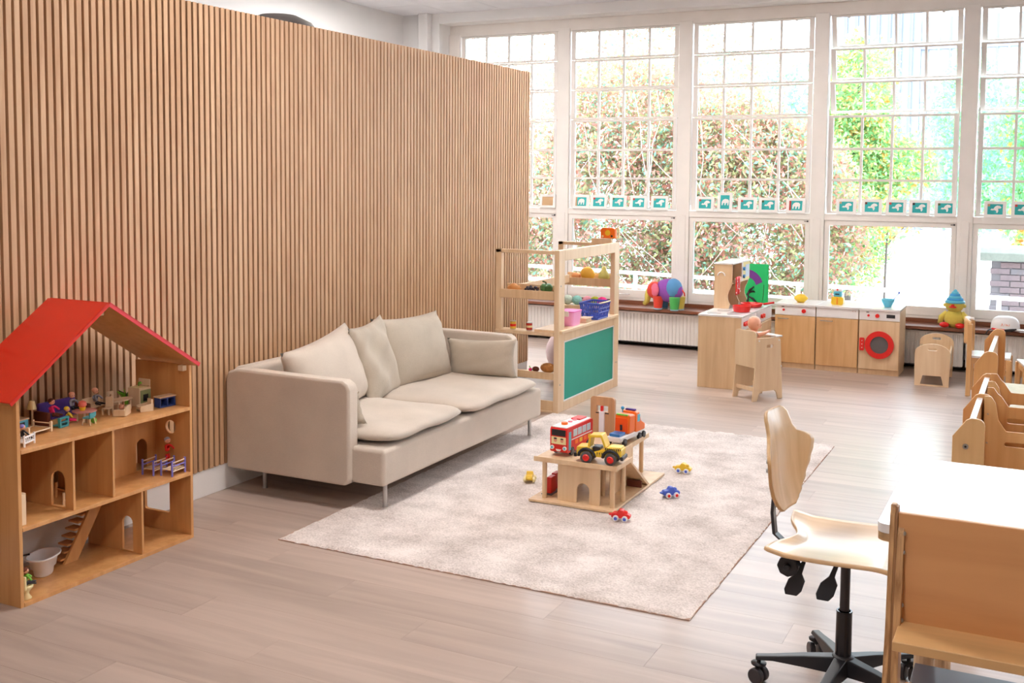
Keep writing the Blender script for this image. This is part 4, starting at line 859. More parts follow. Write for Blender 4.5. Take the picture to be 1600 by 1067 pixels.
MB().tube([(-.0 + .06 + .03 * math.cos(a), .428, .86 + .03 * math.sin(a)) for a in [k * PI / 8 for k in range(9)]], .005, 5).build('white_hook', WHP, t)
q = thing('oven_cloth', 'red polka-dot cloth hanging from the hutch shelf of the play stove', 'cloth', (-2.335, 8.80, .70)); m = MB(); m.grid(lambda u, v: (.006 * math.sin(9 * u) + .004, u * .12, v * .15 - .0), 10, 6); m.build('cloth', RED, q, solid=.004, smooth=True)
for k in range(10): MB().ell((.010 + .006 * math.sin(9 * ((k * .37) % 1)), .12 * ((k * .37) % 1), .02 + .11 * ((k * .61) % 1)), .003, .006, .006, n=6).build('dot', WHP, q)
def pan(lab, x, y, r, h, hd, m_=RED):
    q = thing('toy_pan', lab, 'toy pan', (x, y, .5905)); MB().lathe([(r * .8, 0), (r * .85, .002), (r, h), (r * .96, h), (r * .78, .004)], n=26).build('pan', m_, q, smooth=False)
    MB().tube([(r * math.cos(hd), r * math.sin(hd), h * .8), ((r + .09) * math.cos(hd), (r + .09) * math.sin(hd), h + .01)], .009, 8).build('handle', m_, q, smooth=True)
    return q
pan('red toy saucepan at the front of the play stove top', -2.225, 8.60, .075, .05, .6); pan('shallow red toy frying pan behind the saucepan on the play stove', -2.24, 8.98, .095, .03, .3)
# green art board standing on the sill
q = thing('painted_board', 'green painted board with a purple arc and black brush strokes beside the play stove hutch', 'picture', (-2.42, 9.9, .585 - .194)); 
box('board', pl('bright_green', (26, 190, 106), .7), -.12, .10, .0, .012, 0, .49, q, bev=.004)
MB().prism([(-.12 + .17 * math.sin(a), .29 + .15 * math.cos(a)) for a in [k * PI / 14 for k in range(0, 7)]] + [(-.12 + .11 * math.sin(a), .27 + .10 * math.cos(a)) for a in [k * PI / 14 for k in range(6, -1, -1)]], .002, 'y', -.002).build('purple_arc', pl('purple_paint', (112, 52, 140), .7), q)
BK = [(-.10, .20, -.03, .28), (-.07, .22, -.02, .23), (-.09, .08, -.08, .20), (-.085, .19, .01, .12), (-.06, .24, -.09, .19)]
for (x0, z0, x1, z1) in BK: MB().tube([(x0, -.002, z0), ((x0 + x1) / 2, -.002, (z0 + z1) / 2 + .01), (x1, -.002, z1)], [.005, .011, .005], 6).build('brush_stroke', BLACK, q)
MB().tube([(.06, -.001, .30), (.055, -.001, .2), (.03, -.001, .0)], .0025, 5).build('thin_line', DGRN, q)
box('stand_block', MAPLE, -.08, .06, .012, .05, 0, .03, q)
# ============================================================ CABINET ROW
def cabinet(x0, x1, lab, name='play_cabinet'): return thing(name, lab, 'play cabinet', (x0, 9.55, 0)), x1 - x0
def cab_common(t, w_):
    box('body', BIRCH, .002, w_ - .002, .012, .40, .045, .552, t); box('plinth', BEECH if 0 else BIRCH, .002, w_ - .002, .018, .38, 0, .045, t); box('worktop', WLAM, 0, w_, -.012, .41, .552, .57, t, bev=.002)
    box('control_panel', WHP, .003, w_ - .003, .0, .012, .47, .551, t)
DOOR = mat('door_birch', (222, 178, 126), .35, kind='wood', col2=(208, 160, 106), coat=.25)
t, w_ = cabinet(-2.175, -1.818, 'leftmost wooden play kitchen cabinet with two red knobs and a bar handle'); cab_common(t, w_)
d = box('door', DOOR, .004, w_ - .004, .0, .012, .048, .465, t, bev=.003); MB().tube([(.03, 0, .438), (.03, -.014, .438), (.12, -.014, .438), (.12, 0, .438)], .004, 6).build('handle', CHROME, d)
MB().cyl((.08, 0, .515), (.08, -.014, .515), .010, n=14).build('knob', RED, t); MB().cyl((.255, 0, .512), (.255, -.016, .512), .018, n=16).build('knob', RED, t); box('label_strip', BLACK, .06, .083, -.002, 0, .538, .545, t)
t, w_ = cabinet(-1.816, -1.458, 'middle wooden play kitchen cabinet with plain white panel and bar handle'); cab_common(t, w_)
d = box('door', DOOR, .004, w_ - .004, .0, .012, .048, .465, t, bev=.003); MB().tube([(.04, 0, .44), (.04, -.014, .44), (.14, -.014, .44), (.14, 0, .44)], .004, 6).build('handle', CHROME, d)
for x in (.31, .33): MB().cyl((x, 0, .535), (x, -.003, .535), .003, n=8).build('screw', pl('rust', (180, 110, 80)), t)
t, w_ = cabinet(-1.456, -1.12, 'wooden play washing machine with a round red porthole door', 'play_washing_machine'); cab_common(t, w_)
d = box('front_panel', BIRCH, .004, w_ - .004, .0, .012, .048, .465, t, bev=.003)
cx, cz = .175, .262
o = MB().prism(circ(cx, cz, .118, 40), .016, 'y', -.018, [circ(cx, cz, .074, 32)[::-1]]).build('porthole_door', RED, t, bev=.003)
MB().prism(circ(cx, cz, .078, 32), .004, 'y', -.006).build('porthole_glass', mat('smoked_plastic', (96, 92, 92), .15), o); MB().prism(rrect(.012, .052, cz - .055, cz + .055, .01), .014, 'y', -.016).build('hinge_plate', RED, t, bev=.002)
for k in (-.03, 0, .03): MB().cyl((.034, -.016, cz + k), (.034, -.019, cz + k), .004, n=8).build('hinge_screw', WHP, t)
MB().cyl((.08, 0, .510), (.08, -.014, .510), .010, n=14).build('knob', RED, t); MB().cyl((.152, 0, .510), (.152, -.016, .510), .017, n=16).build('knob', RED, t); box('display', BLACK, .225, .295, -.003, 0, .495, .525, t); box('label_strip', BLACK, .06, .083, -.002, 0, .533, .540, t)
# items on top
q = thing('toy_lemon', 'yellow toy lemon on top of the leftmost play cabinet', 'toy food', (-1.98, 9.70, .5705), .1); MB().lathe([(.001, -.062), (.012, -.054), (.035, -.03), (.041, 0), (.035, .03), (.012, .054), (.001, .062)], (0, 0, .038), 18, 0).build('fruit', YEL, q, smooth=True); box('stand', YEL, -.03, .03, -.02, .02, 0, .006, q)
q = thing('toy_blender', 'yellow toy mixer base with a blue and white container on the middle play cabinet', 'toy', (-1.66, 9.70, .5705))
MB().prism(rrect(-.052, .052, 0, .07, .02), .08, 'y', -.04).build('base', YEL, q, bev=.008); MB().cyl((0, -.042, .006), (0, -.042, .066), .004, n=6).build('seam', ORA, q); box('jug', SKY, -.034, .034, -.03, .03, .07, .118, q, bev=.006); box('jug_top', WHP, -.036, .036, -.032, .032, .118, .14, q, bev=.006); box('jug_label', BLACK, -.02, .016, -.032, -.03, .088, .098, q); MB().cyl((0, -.033, .132), (0, -.036, .132), .008, n=10).build('button', RED, q)
q = thing('toy_bowl', 'light blue toy mixing bowl on the play washing machine', 'toy', (-1.245, 9.72, .5705)); MB().lathe([(.028, 0), (.03, .01), (.048, .04), (.058, .07), (.054, .07), (.044, .042), (.02, .012)], n=26).build('bowl', SKY, q, smooth=True)
q = thing('toy_spoon', 'blue toy spoon leaning in the light blue bowl', 'toy', (-1.235, 9.72, .588)); MB().tube([(0, 0, 0), (.075, 0, .105)], .0035, 6).build('handle', BLU, q); MB().ell((.078, 0, .11), .008, .004, .012, n=8).build('spoon_bowl', BLU, q, smooth=True)
# ============================================================ DOLL HIGH CHAIR + BABY DOLL
d0 = Vector((-1.955, 7.937, 0)); ux = Vector((.163, .25, 0)).normalized(); rz = math.atan2(ux.y, ux.x)
t = thing('doll_high_chair', 'pale plywood doll high chair with a baby doll in it', 'doll chair', d0, rz)
W_ = .215
side = [(0, 0), (.045, 0), (.06, .05), (.075, .07), (.22, .07), (.24, .05), (.255, 0), (.30, 0), (.27, .45), (.255, .47), (.04, .475), (.035, .45)]
for y in (0, W_): MB().prism(side, .012, 'y', y, [rrect(.13, .20, .395, .42, .011, 3)[::-1]]).build('side_panel', MAPLE, t, bev=.002)
MB().prism([(y, z) for y, z in rrect(.0, W_ + .012, .25, .525, .03, corners=(0, 0, 1, 1))], .012, 'x', .02).build('backrest', MAPLE, t, bev=.002)
box('seat', MAPLE, .032, .26, .012, W_, .325, .337, t); box('footrest', MAPLE, .19, .29, .012, W_, .10, .112, t); box('tray', WLAM, .22, .285, -.004, W_ + .016, .472, .484, t, bev=.004); box('front_rail', MAPLE, .03, .042, .012, W_, .07, .10, t)
for (x, z) in ((.05, .455), (.25, .45), (.278, .25)): MB().cyl((x, -.001, z), (x, -.004, z), .006, n=8).build('screw_cap', WHP, t)
q = thing('baby_doll', 'bald pink baby doll sitting in the plywood doll high chair', 'doll', (0, 0, 0), 0); q.location = d0 + Matrix.Rotation(rz, 3, 'Z') @ Vector((.105, .115, .3375)); q.rotation_euler = (0, 0, rz)
BD = mat('baby_skin', (236, 170, 140), .5)
skin('body', BD, [(0, 0, .035, .042), (-.008, 0, .10, .046), (-.01, 0, .155, .030), (-.01, 0, .185, .022), (.0, .05, .15, .018), (.045, .065, .155, .014), (.09, .055, .185, .011), (.0, -.05, .15, .018), (.05, -.06, .165, .014), (.10, -.05, .175, .011), (.05, .035, .022, .024), (.12, .05, .018, .019), (.165, .055, .012, .014), (.05, -.035, .022, .024), (.12, -.05, .018, .019), (.165, -.055, .012, .014)],
     [(0, 1), (1, 2), (2, 3), (2, 4), (4, 5), (5, 6), (2, 7), (7, 8), (8, 9), (0, 10), (10, 11), (11, 12), (0, 13), (13, 14), (14, 15)], q, 2)
h = MB().ell((.0, 0, .235), .052, .048, .055, n=20).ell((.035, .02, .222), .018, n=10).ell((.035, -.02, .222), .018, n=10).ell((.052, 0, .232), .009, n=8).ell((-.002, .048, .232), .012, .006, .014, n=8).ell((-.002, -.048, .232), .012, .006, .014, n=8).build('head', BD, q, smooth=True)
MB().ell((.048, .018, .243), .005, n=8).ell((.048, -.018, .243), .005, n=8).build('eyes', BLACK, h); MB().ell((.050, 0, .216), .004, .010, .003, n=8).build('mouth', pl('lip_pink', (200, 90, 90)), h)
for s in (-1, 1):
    for k in range(4): MB().cyl((.095, s * .052 + (k - 1.5) * .006, .178 if s < 0 else .188), (.108, s * .052 + (k - 1.5) * .008, .180 if s < 0 else .192), .0035, n=6).build('finger', BD, q)
# ============================================================ DOLL CRADLE
t = thing('doll_cradle', 'low plywood doll cradle with curved end boards by the radiator', 'doll cradle', (-.83, 9.25, 0), .03)
def endb(y, dz):
    top = [(.135 * math.cos(PI * k / 12), .27 + dz + .075 * math.sin(PI * k / 12)) for k in range(13)]
    out = [(-.13, 0), (-.09, 0), (-.07, .085), (.07, .085), (.09, 0), (.13, 0)] + [(.135, .26 + dz)] + top[1:-1] + [(-.135, .26 + dz)]
    return MB().prism(out, .014, 'y', y, [rrect(-.035, .035, .29 + dz, .31 + dz, .009, 3)[::-1]])
endb(0, 0).build('end_board', MAPLE, t, bev=.002); endb(.52, .02).build('end_board', BIRCH, t, bev=.002)
for x in (-.125, .111): MB().prism([(.014, .10), (.52, .10), (.52, .27), (.27, .235), (.014, .27)], .014, 'x', x).build('side_board', MAPLE, t, bev=.002)
box('base_board', MAPLE, -.111, .111, .014, .52, .10, .112, t)
for y in (-.001, .521): MB().prism([(-.13, .0), (-.1, -.0), (0, -.0), (.1, -.0), (.13, .0), (.09, .012), (-.09, .012)], .014, 'y', y).build('rocker', MAPLE, t)
box('mattress', WHP, -.10, .10, .03, .50, .112, .14, t, bev=.01)
# ============================================================ SILL TOYS
SZ = .3915
q = thing('plush_elephant', 'multicoloured plush elephant standing on the window sill', 'plush toy', (-3.33, 10.02, SZ), -.2)
CL = {k: mat('plush_' + k, c, .95, kind='fabric', scale=.6) for k, c in dict(coral=(232, 70, 50), lilac=(150, 80, 180), green=(80, 180, 90), blue=(90, 150, 200), yellow=(222, 200, 90), pink=(240, 120, 150), sky=(150, 190, 210)).items()}
MB().ell((.02, 0, .185), .15, .085, .115, n=24).build('body', CL['lilac'], q, smooth=True)
hd = MB().ell((-.12, -.02, .18), .085, .075, .085, n=20).build('head', CL['coral'], q, smooth=True)
MB().tube([(-.175, -.02, .17), (-.20, -.02, .12), (-.205, -.025, .07), (-.235, -.03, .035)], [.045, .034, .027, .022], 12).build('trunk', CL['yellow'], q, smooth=True)
MB().ell((-.085, -.085, .19), .045, .014, .065, n=14).build('ear', CL['pink'], q, smooth=True); MB().ell((-.085, .06, .19), .045, .014, .065, n=14).build('ear', CL['pink'], q, smooth=True)
for (x, y, c) in ((-.07, -.045, 'coral'), (-.06, .045, 'blue'), (.11, -.045, 'green'), (.12, .045, 'yellow')): a = MB().cyl((x, y, .0), (x, y, .13), .038, .054, n=18).build('leg', CL[c], q, smooth=True, bev=.008); MB().cyl((x, y, .0), (x, y, .012), .04, n=18).build('foot', CL['sky'], a)
MB().ell((.07, 0, .20), .09, .088, .105, n=20).build('rump', CL['blue'], q, smooth=True); MB().tube([(.165, 0, .2), (.19, 0, .17), (.195, 0, .14)], .007, 6).build('tail', CL['coral'], q, smooth=True)
MB().ell((-.175, -.065, .205), .006, n=8).build('eye', BLACK, hd)
q = thing('plush_duck', 'yellow plush duck in a blue striped hat with red feet on the window sill', 'plush toy', (-.735, 10.06, SZ), -.15)
PY = mat('plush_yellow', (240, 220, 60), .95, kind='fabric', scale=.6)
bd_ = MB().ell((0, 0, .075), .085, .07, .085, n=22).build('body', PY, q, smooth=True)
hd = MB().ell((0, -.01, .195), .078, .066, .065, n=22).build('head', PY, q, smooth=True)
for s in (-1, 1):
    MB().tube([(s * .06, 0, .125), (s * .105, -.015, .08), (s * .112, -.03, .03)], [.024, .026, .020], 10).build('wing', PY, q, smooth=True)
    MB().ell((s * .065, -.075, .024), .042, .028, .024, n=14).build('foot', RED, q, smooth=True); MB().ell((s * .08, -.005, .19), .016, n=8).build('cheek', PY, hd, smooth=True)
    MB().ell((s * .032, -.066, .215), .006, n=8).build('eye', BLACK, hd)
MB().ell((0, -.075, .182), .034, .022, .010, n=12).ell((0, -.078, .195), .016, .016, .010, n=10).build('beak', RED, q, smooth=True)
for k in range(5): MB().lathe([(.082 - k * .012, 0), (.078 - k * .013, .022), (.066 - k * .014, .024)], (0, 0, .212 + k * .019), 22).build('hat_band', SKY if k % 2 == 0 else pl('hat_blue', (70, 160, 214), .8), q, smooth=True)
MB().ell((0, 0, .312), .018, n=10).build('hat_tip', SKY, q, smooth=True)
q = thing('white_cap', 'white sun cap with red and black trim lying on the window sill at the right', 'cap', (-.33, 10.03, SZ), 0)
m = MB(); m.grid(lambda u, v: (.115 * math.cos(2 * PI * u) * math.cos(v * PI / 2) ** .55, .085 * math.sin(2 * PI * u) * math.cos(v * PI / 2) ** .55, .012 + .115 * math.sin(v * PI / 2) ** .8), 28, 8); bmesh.ops.remove_doubles(m.bm, verts=m.bm.verts, dist=.001)
m.build('crown', WHP, q, smooth=True); MB().prism([(.02, -.02), (.115, -.04), (.17, -.06), (.18, -.09), (.13, -.11), (.06, -.10), (.0, -.085)], .006, 'z', .02).build('brim', WHP, q, bev=.002)
MB().tube([(-.10, -.05, .018), (-.06, -.075, .016), (0, -.09, .016)], .009, 6).build('red_band', RED, q); MB().tube([(-.0, -.095, .014), (.05, -.11, .020), (.09, -.10, .03)], [.01, .014, .006], 6).build('bow', BLACK, q); MB().tube([(-.105, -.045, .014), (-.13, -.062, .004), (-.145, -.072, -.03)], .006, 5).build('strap', BLACK, q)
for k, (a, b, c_, d_) in enumerate(((-.03, .0, -.022, .026), (-.022, .026, -.012, 0), (.0, .006, .0, .024), (.012, .004, .012, .02), (.012, .02, .024, .006), (.032, .004, .034, .022))):
    MB().tube([(a, -.083, .045 + b), (c_, -.081, .045 + d_)], .002, 4).build('embroidered_stroke', ORA, q)
# ============================================================ PICTURE CARDS ON THE TRANSOM LEDGE
CT = pl('card_teal', (50, 176, 176), .7); CW = pl('card_white', (244, 240, 236), .6); CB = pl('card_tan', (196, 160, 120), .7)
roo = [(-.026, -.004), (-.020, .004), (-.012, .002), (-.004, .014), (.006, .020), (.018, .018), (.026, .010), (.020, .004), (.010, .004), (.012, -.008), (.008, -.018), (.003, -.018), (.002, -.008), (-.006, -.004), (-.016, -.006)]
eleph = [(-.024, -.020), (-.018, -.020), (-.014, -.004), (-.006, -.006), (-.006, -.020), (0, -.020), (.004, -.006), (.012, -.004), (.012, -.020), (.018, -.020), (.022, .008), (.014, .018), (-.004, .020), (-.016, .014), (-.024, .002)]
def card(px0, lab, w_=.178, h_=.142, kind='roo', accent=CB):
    t = thing('picture_card', lab, 'picture frame', (px0, 10.262, 1.3455), 0, 'framed animal cards on the window ledge'); t.rotation_euler = (-.12, 0, R.uniform(-.04, .04))
    MB().prism([(-w_ / 2, 0), (w_ / 2, 0), (w_ / 2, h_), (-w_ / 2, h_)], .012, 'y', 0, [[(-w_ / 2 + .028, .026), (-w_ / 2 + .028, h_ - .026), (w_ / 2 - .028, h_ - .026), (w_ / 2 - .028, .026)]]).build('frame', CW, t, bev=.0015, seg=1)
    a, b = w_ / 2 - .026, h_ - .024
    if kind == 'tan': box('picture', CB, -a, a, .004, .006, .024, b, t, bev=0); return
    p = box('picture', CT, -a, a, .004, .006, .024, b, t, bev=0)
    s = 1.7 if kind == 'roo' else 1.55
    MB().prism([(x * s + .006, z * s + h_ / 2) for x, z in (roo if kind == 'roo' else eleph)], .0012, 'y', .0026).build('animal_silhouette', CW, p)
    MB().prism([(-a, b - .022), (-a + .022, b - .022), (-a + .022, b), (-a, b)] if kind == 'roo' else [(-a, .024), (-a + .02, .024), (-a + .02, b), (-a, b)], .0012, 'y', .0028).build('small_photo', accent, p)
ordn = ['first', 'second', 'third', 'fourth', 'fifth']
card(-4.733, 'brown card in white frame on the window ledge beside the slatted wall', kind='tan')
for i, (p, k) in enumerate(((-4.356, 'el'), (-4.158, 'roo'), (-3.949, 'roo'), (-3.73, 'roo'), (-3.508, 'roo'))): card(p, '%s card, %s from the left on the second window ledge' % ('tan and teal' if k == 'el' else 'teal kangaroo', ordn[i]), kind=k, accent=(CB, CANR, DGRN, CANR)[i % 4])
for i, (p, k) in enumerate(((-3.044, 'roo'), (-2.847, 'up'), (-2.629, 'roo'), (-2.427, 'roo'), (-2.168, 'el'))):
    if k == 'up': card(p, 'upright teal animal card, taller than its neighbours, third window ledge', .145, .185, 'el', CT)
    else: card(p, '%s card, %s from the left on the third window ledge' % ('tan and teal' if k == 'el' else 'teal kangaroo', ordn[i]), kind=k, accent=(CANR, CB, CANR, DGRN)[i % 4])
for i, p in enumerate((-1.709, -1.483, -1.273, -1.073, -0.86)): card(p, 'teal kangaroo card, %s from the left on the fourth window ledge' % ordn[i], accent=(CB, BRN, CANR, BLACK, DGRN)[i])
for i, p in enumerate((-0.456, -0.24)): card(p, 'teal kangaroo card, %s from the left on the fifth window ledge' % ordn[i], accent=(CB, CANR)[i])
# ============================================================ OFFICE CHAIR
t = thing('swivel_chair', 'birch plywood swivel chair with black five-star base beside the white table', 'chair', (-.553, 3.52, 0))
m = MB().lathe([(.034, .075), (.038, .085), (.036, .125), (.026, .13)], n=20)
for k, a in enumerate((191, 119, 47, -25, -97)):
    c, s = math.cos(math.radians(a)), math.sin(math.radians(a)); n_ = Vector((-s, c, 0)); d = Vector((c, s, 0))
    sec = []
    for r_, w_, z0, z1 in ((.02, .030, .07, .125), (.12, .024, .078, .115), (.22, .019, .084, .100), (.275, .018, .080, .093)):
        p = d * r_; sec.append([p - n_ * w_ + Vector((0, 0, z0)), p + n_ * w_ + Vector((0, 0, z0)), p + n_ * w_ * .7 + Vector((0, 0, z1)), p - n_ * w_ * .7 + Vector((0, 0, z1))])
    m.rings(sec)
m.build('star_base', BLACK, t, bev=.004, seg=2)
for k, a in enumerate((191, 119, 47, -25, -97)):
    c, s = math.cos(math.radians(a)), math.sin(math.radians(a)); p = Vector((c, s, 0)) * .265; th_ = math.radians(a + 60 + 30 * k)
    q = MB().lathe([(.005, -.010), (.012, .0), (.024, .006), (.026, .012)], (p.x, p.y, .055), 12).cyl((p.x, p.y, .05), (p.x, p.y, .082), .007, n=8).build('castor', BLACK, t, smooth=True)
    ax = Vector((math.cos(th_), math.sin(th_), 0))
    for sgn in (-1, 1):
        MB().cyl(p + ax * .006 * sgn + Vector((0, 0, .0265)), p + ax * .026 * sgn + Vector((0, 0, .0265)), .0265, n=20).build('castor_wheel', mat('castor_grey', (60, 56, 60), .4), q, bev=.004)
MB().cyl((0, 0, .12), (0, 0, .275), .026, .025, n=24).lathe([(.020, .275), (.026, .272)], n=24).build('lower_column', mat('gloss_black', (22, 20, 26), .2), t, smooth=False)
MB().cyl((0, 0, .27), (0, 0, .46), .0155, n=20).build('gas_column', mat('dark_steel', (70, 68, 72), .3, .6), t)
MB().box(-.14, .10, -.045, .045, .455, .478).box(-.20, -.05, -.06, .0, .435, .47).build('mechanism', BLACK, t, bev=.006)
MB().cyl((-.15, -.17, .448), (-.15, -.125, .448), .034, n=8).cyl((-.15, -.185, .448), (-.15, -.17, .448), .012, n=8).build('tilt_knob', BLACK, t, bev=.004)
MB().tube([(-.15, -.13, .448), (-.14, -.03, .45)], .016, 8).build('knob_shaft', BLACK, t)
for (x, y, zt, x1, y1, z1, w_) in ((-.11, -.12, .455, -.145, -.13, .345, .026), (-.01, -.11, .46, -.045, -.14, .35, .026)):
    m = MB(); sec = []
    for k, (f_, ww) in enumerate(((0, .007), (.35, .009), (.55, w_), (.85, w_ * 1.05), (1, w_ * .7))):
        cx_, cy_, cz_ = x + (x1 - x) * f_, y + (y1 - y) * f_, zt + (z1 - zt) * f_
        sec.append([(cx_ - ww, cy_ - .005, cz_), (cx_ + ww, cy_ - .005, cz_), (cx_ + ww, cy_ + .005, cz_), (cx_ - ww, cy_ + .005, cz_)])
    m.rings(sec).build('lever', BLACK, t, bev=.003)
PLY = mat('chair_birch', (228, 194, 150), .32, kind='wood', col2=(216, 178, 132), axis=0, coat=.4)
PLYV = mat('chair_birch_back', (224, 186, 136), .36, kind='wood', col2=(208, 166, 114), coat=.3)
# seat: moulded shell; outline param: x along depth (rear -> front), half width varies
def seatf(u, v):
    x = -.215 + .44 * u; s = v * 2 - 1
    hw = .222 - .030 * max(0, u - .75) ** 2 * 8
    if u < .03: hw -= .008 * (1 - u / .03)
    xr = x + (.055 * (1 - u) ** 4 * math.exp(-(s * 2.1) ** 2) if u < .6 else 0)
    y = s * hw
    z = .490 - .009 * math.exp(-((u - .35) * 2.6) ** 2) * (1 - .4 * s * s) + .010 * s * s - .035 * max(0, (u - .72) / .28) ** 2 + .012 * max(0, (.15 - u) / .15)
    return (xr - .002, y + .008, z)
m = MB().grid(seatf, 36, 24); o = m.build('seat', PLY, t, smooth=True, solid=.012); o.modifiers.new('b', 'BEVEL').width = .002
for (x, y) in ((-.10, -.03), (-.115, -.045), (.04, -.08), (.06, .10)): MB().cyl((x, y, .482), (x, y, .4845 + (.003 if y > 0 else 0)), .006, n=10).build('seat_screw', CHROME, t)
# backrest shell
halfw = [(0, .055), (.05, .085), (.12, .115), (.24, .15), (.40, .183), (.52, .20), (.58, .205), (.64, .195), (.68, .165), (.73, .125), (.80, .105), (.92, .095), (.97, .08), (1, .055)]
def hwf(v):
    for (a, b), (c, d) in zip(halfw, halfw[1:]):
        if v <= c: f_ = (v - a) / (c - a); f_ = f_ * f_ * (3 - 2 * f_); return b + (d - b) * f_
    return .055
def backf(u, v):
    s = u * 2 - 1; y = s * hwf(v)
    x = -.224 + .13 * y + 1.0 * y * y - .006 * math.sin(v * PI * 2) - .062 * (v - .5)
    return (x, y + .02, .58 + .325 * v)
m = MB().grid(backf, 24, 44); m.build('backrest', PLYV, t, smooth=True, solid=.011)
for z in (.70, .73): MB().cyl((-.244, .0, z), (-.262, .0, z), .008, n=10).build('back_screw', CHROME, t)
m = MB(); m.rings([[(x - .006, y_, z), (x - .006, y_ + .034, z), (x + .004, y_ + .034, z), (x + .004, y_, z)] for x, y_, z in ((-.256, .0, .77), (-.248, .0, .70), (-.236, .0, .63), (-.240, .0, .56), (-.232, .0, .49), (-.205, .0, .468), (-.12, -.0, .466))]).build('back_bar', mat('bar_grey', (62, 60, 64), .35, .4), t, bev=.002)
# ============================================================ WHITE TABLE
t = thing('table', 'white-topped plywood table beside the swivel chair', 'table', (.2, 3.53, 0))
MB().prism(rrect(-.61, .61, -.412, .402, .03), .026, 'z', .674).build('table_top', WLAM, t, bev=.002); MB().prism(rrect(-.609, .609, -.411, .401, .029), .022, 'z', .651).build('top_edge', mat('birch_edge', (196, 158, 112), .5, kind='wood', axis=0, scale=3), t, bev=.002)
MB().tube([(.03, -.03, .7003), (.045, -.02, .7003), (.055, -.035, .7003)], .003, 4).build('scuff', GREY, t)
for x in (-.48, .54):
    for y in (-.33, .33): MB().cyl((x, y, 0), (x, y, .651), .028, n=16).build('leg', BIRCH, t)
for y in (-.33, .33): box('apron', BIRCH, -.46, .52, y - .01, y + .01, .58, .651, t)
# ============================================================ FOREGROUND BENCH
ORP = mat('orange_beech_ply', (214, 156, 102), .4, kind='wood', col2=(200, 140, 88), axis=0, scale=.35, coat=.15)
LAY = mat('laminated_edge', (206, 160, 110), .45, kind='wood', col2=(150, 104, 62), axis=2, scale=3.2)
t = thing('high_bench', 'beech plywood bench with a tall solid back in the right foreground', 'bench', (-.33, 2.90, 0))
sp = [(-.12, 0), (.05, 0), (.045, .50), (.055, .80), (.05, .815), (.02, .817), (.008, .79), (-.02, .50)]
MB().prism([(y, z) for y, z in sp], .014, 'x', -.020).build('side_panel', LAY, t, bev=.003); MB().prism([(y - .003, z * .995) for y, z in sp], .006, 'x', -.006).build('side_layer', mat('laminate_dark', (150, 104, 64), .5, kind='wood', axis=2), t, bev=.001)
MB().prism([(-.10, .02), (.02, .02), (.02, .74), (.012, .765), (-.0, .74), (-.03, .50)], .018, 'x', .0).build('cleat', LAY, t, bev=.002)
box('backrest', ORP, .0, 1.05, .010, .028, .50, .80, t, bev=.003); box('seat', mat('seat_beech', (226, 178, 120), .4, kind='wood', axis=0, scale=.4), .012, 1.05, -.135, .012, .49, .515, t, bev=.003)
for z in (.75, .70, .56, .52): MB().ell((.019, .0, z), .004, .006, .006, n=8).build('bolt', CHROME, t)
MB().prism([(-.135, 0), (-.06, 0), (-.06, .49), (-.10, .49)], .018, 'x', .95).build('far_leg', LAY, t, bev=.002); box('footboard', mat('dark_grey_laminate', (92, 96, 110), .3), .03, 1.0, .12, .255, .29, .305, t); box('foot_rail', ORP, .02, 1.0, .10, .12, .27, .305, t)
for x in (.04, .98): box('foot_post', LAY, x - .01, x + .01, .13, .22, 0, .29, t)
# ============================================================ TODDLER BENCHES (receding along the right edge)
TB = mat('toddler_beech', (216, 166, 108), .4, kind='wood', col2=(202, 148, 92), coat=.2)
TBL = mat('toddler_pale', (224, 184, 130), .4, kind='wood', col2=(212, 168, 114), coat=.2)
def endpanel(t, y, zt=.62, m_=TB):
    o = MB().prism([(-.075, 0), (.055, 0), (.055, zt - .03)] + [(.055 - .03 + .03 * math.cos(a), zt - .03 + .03 * math.sin(a)) for a in (.5, 1.0, PI / 2)] + [(-.005, zt), (-.022, zt - .01), (-.075, zt - .085)], .016, 'y', y).build('end_panel', m_, t, bev=.003)
    return o
t = thing('toddler_bench', 'low beech bench with chamfered end panels just behind the white table', 'bench', (-.285, 5.06, 0), 0, 'toddler benches')
for y in (0, .62, 1.24): endpanel(t, y, .625, TBL if y == 0 else TB)
box('backrest', TB, -.012, .012, .016, 1.24, .28, .602, t, bev=.004); box('back_cap', WLAM, -.013, .013, .02, 1.235, .602, .606, t, bev=.001); box('seat', TB, .012, .36, .016, 1.24, .265, .285, t, bev=.004); box('front_rail', TB, .32, .34, .016, 1.24, .20, .265, t)
for y in (-.001, .619): a = MB().cyl((-.02, y, .50), (-.02, y - .005, .50), .012, n=14).build('bolt_ring', CHROME, t); MB().cyl((-.02, y - .005, .50), (-.02, y - .006, .50), .005, n=8).build('bolt_socket', BLACK, a)
for y in (.2, 1.1): box('leg', TB, .33, .355, y, y + .06, 0, .265, t)
t = thing('toddler_bench', 'low beech bench with chamfered end panels farther back, near the radiator', 'bench', (-.315, 6.95, 0), 0, 'toddler benches')
for y in (.0, 1.10): endpanel(t, y, .65, TB)
box('backrest', TB, -.012, .012, .016, 1.10, .28, .602, t, bev=.004); box('back_cap', WLAM, -.013, .013, .02, 1.09, .602, .606, t, bev=.001); box('seat', TB, .012, .34, .016, 1.10, .265, .285, t, bev=.004)
for y in (.1, .95): box('leg', TB, .31, .335, y, y + .06, 0, .265, t)
box('side_ledge', WLAM, -.07, -.013, .2, .5, .50, .512, t); box('ledge_edge', BRN, -.071, -.014, .195, .2, .46, .512, t)
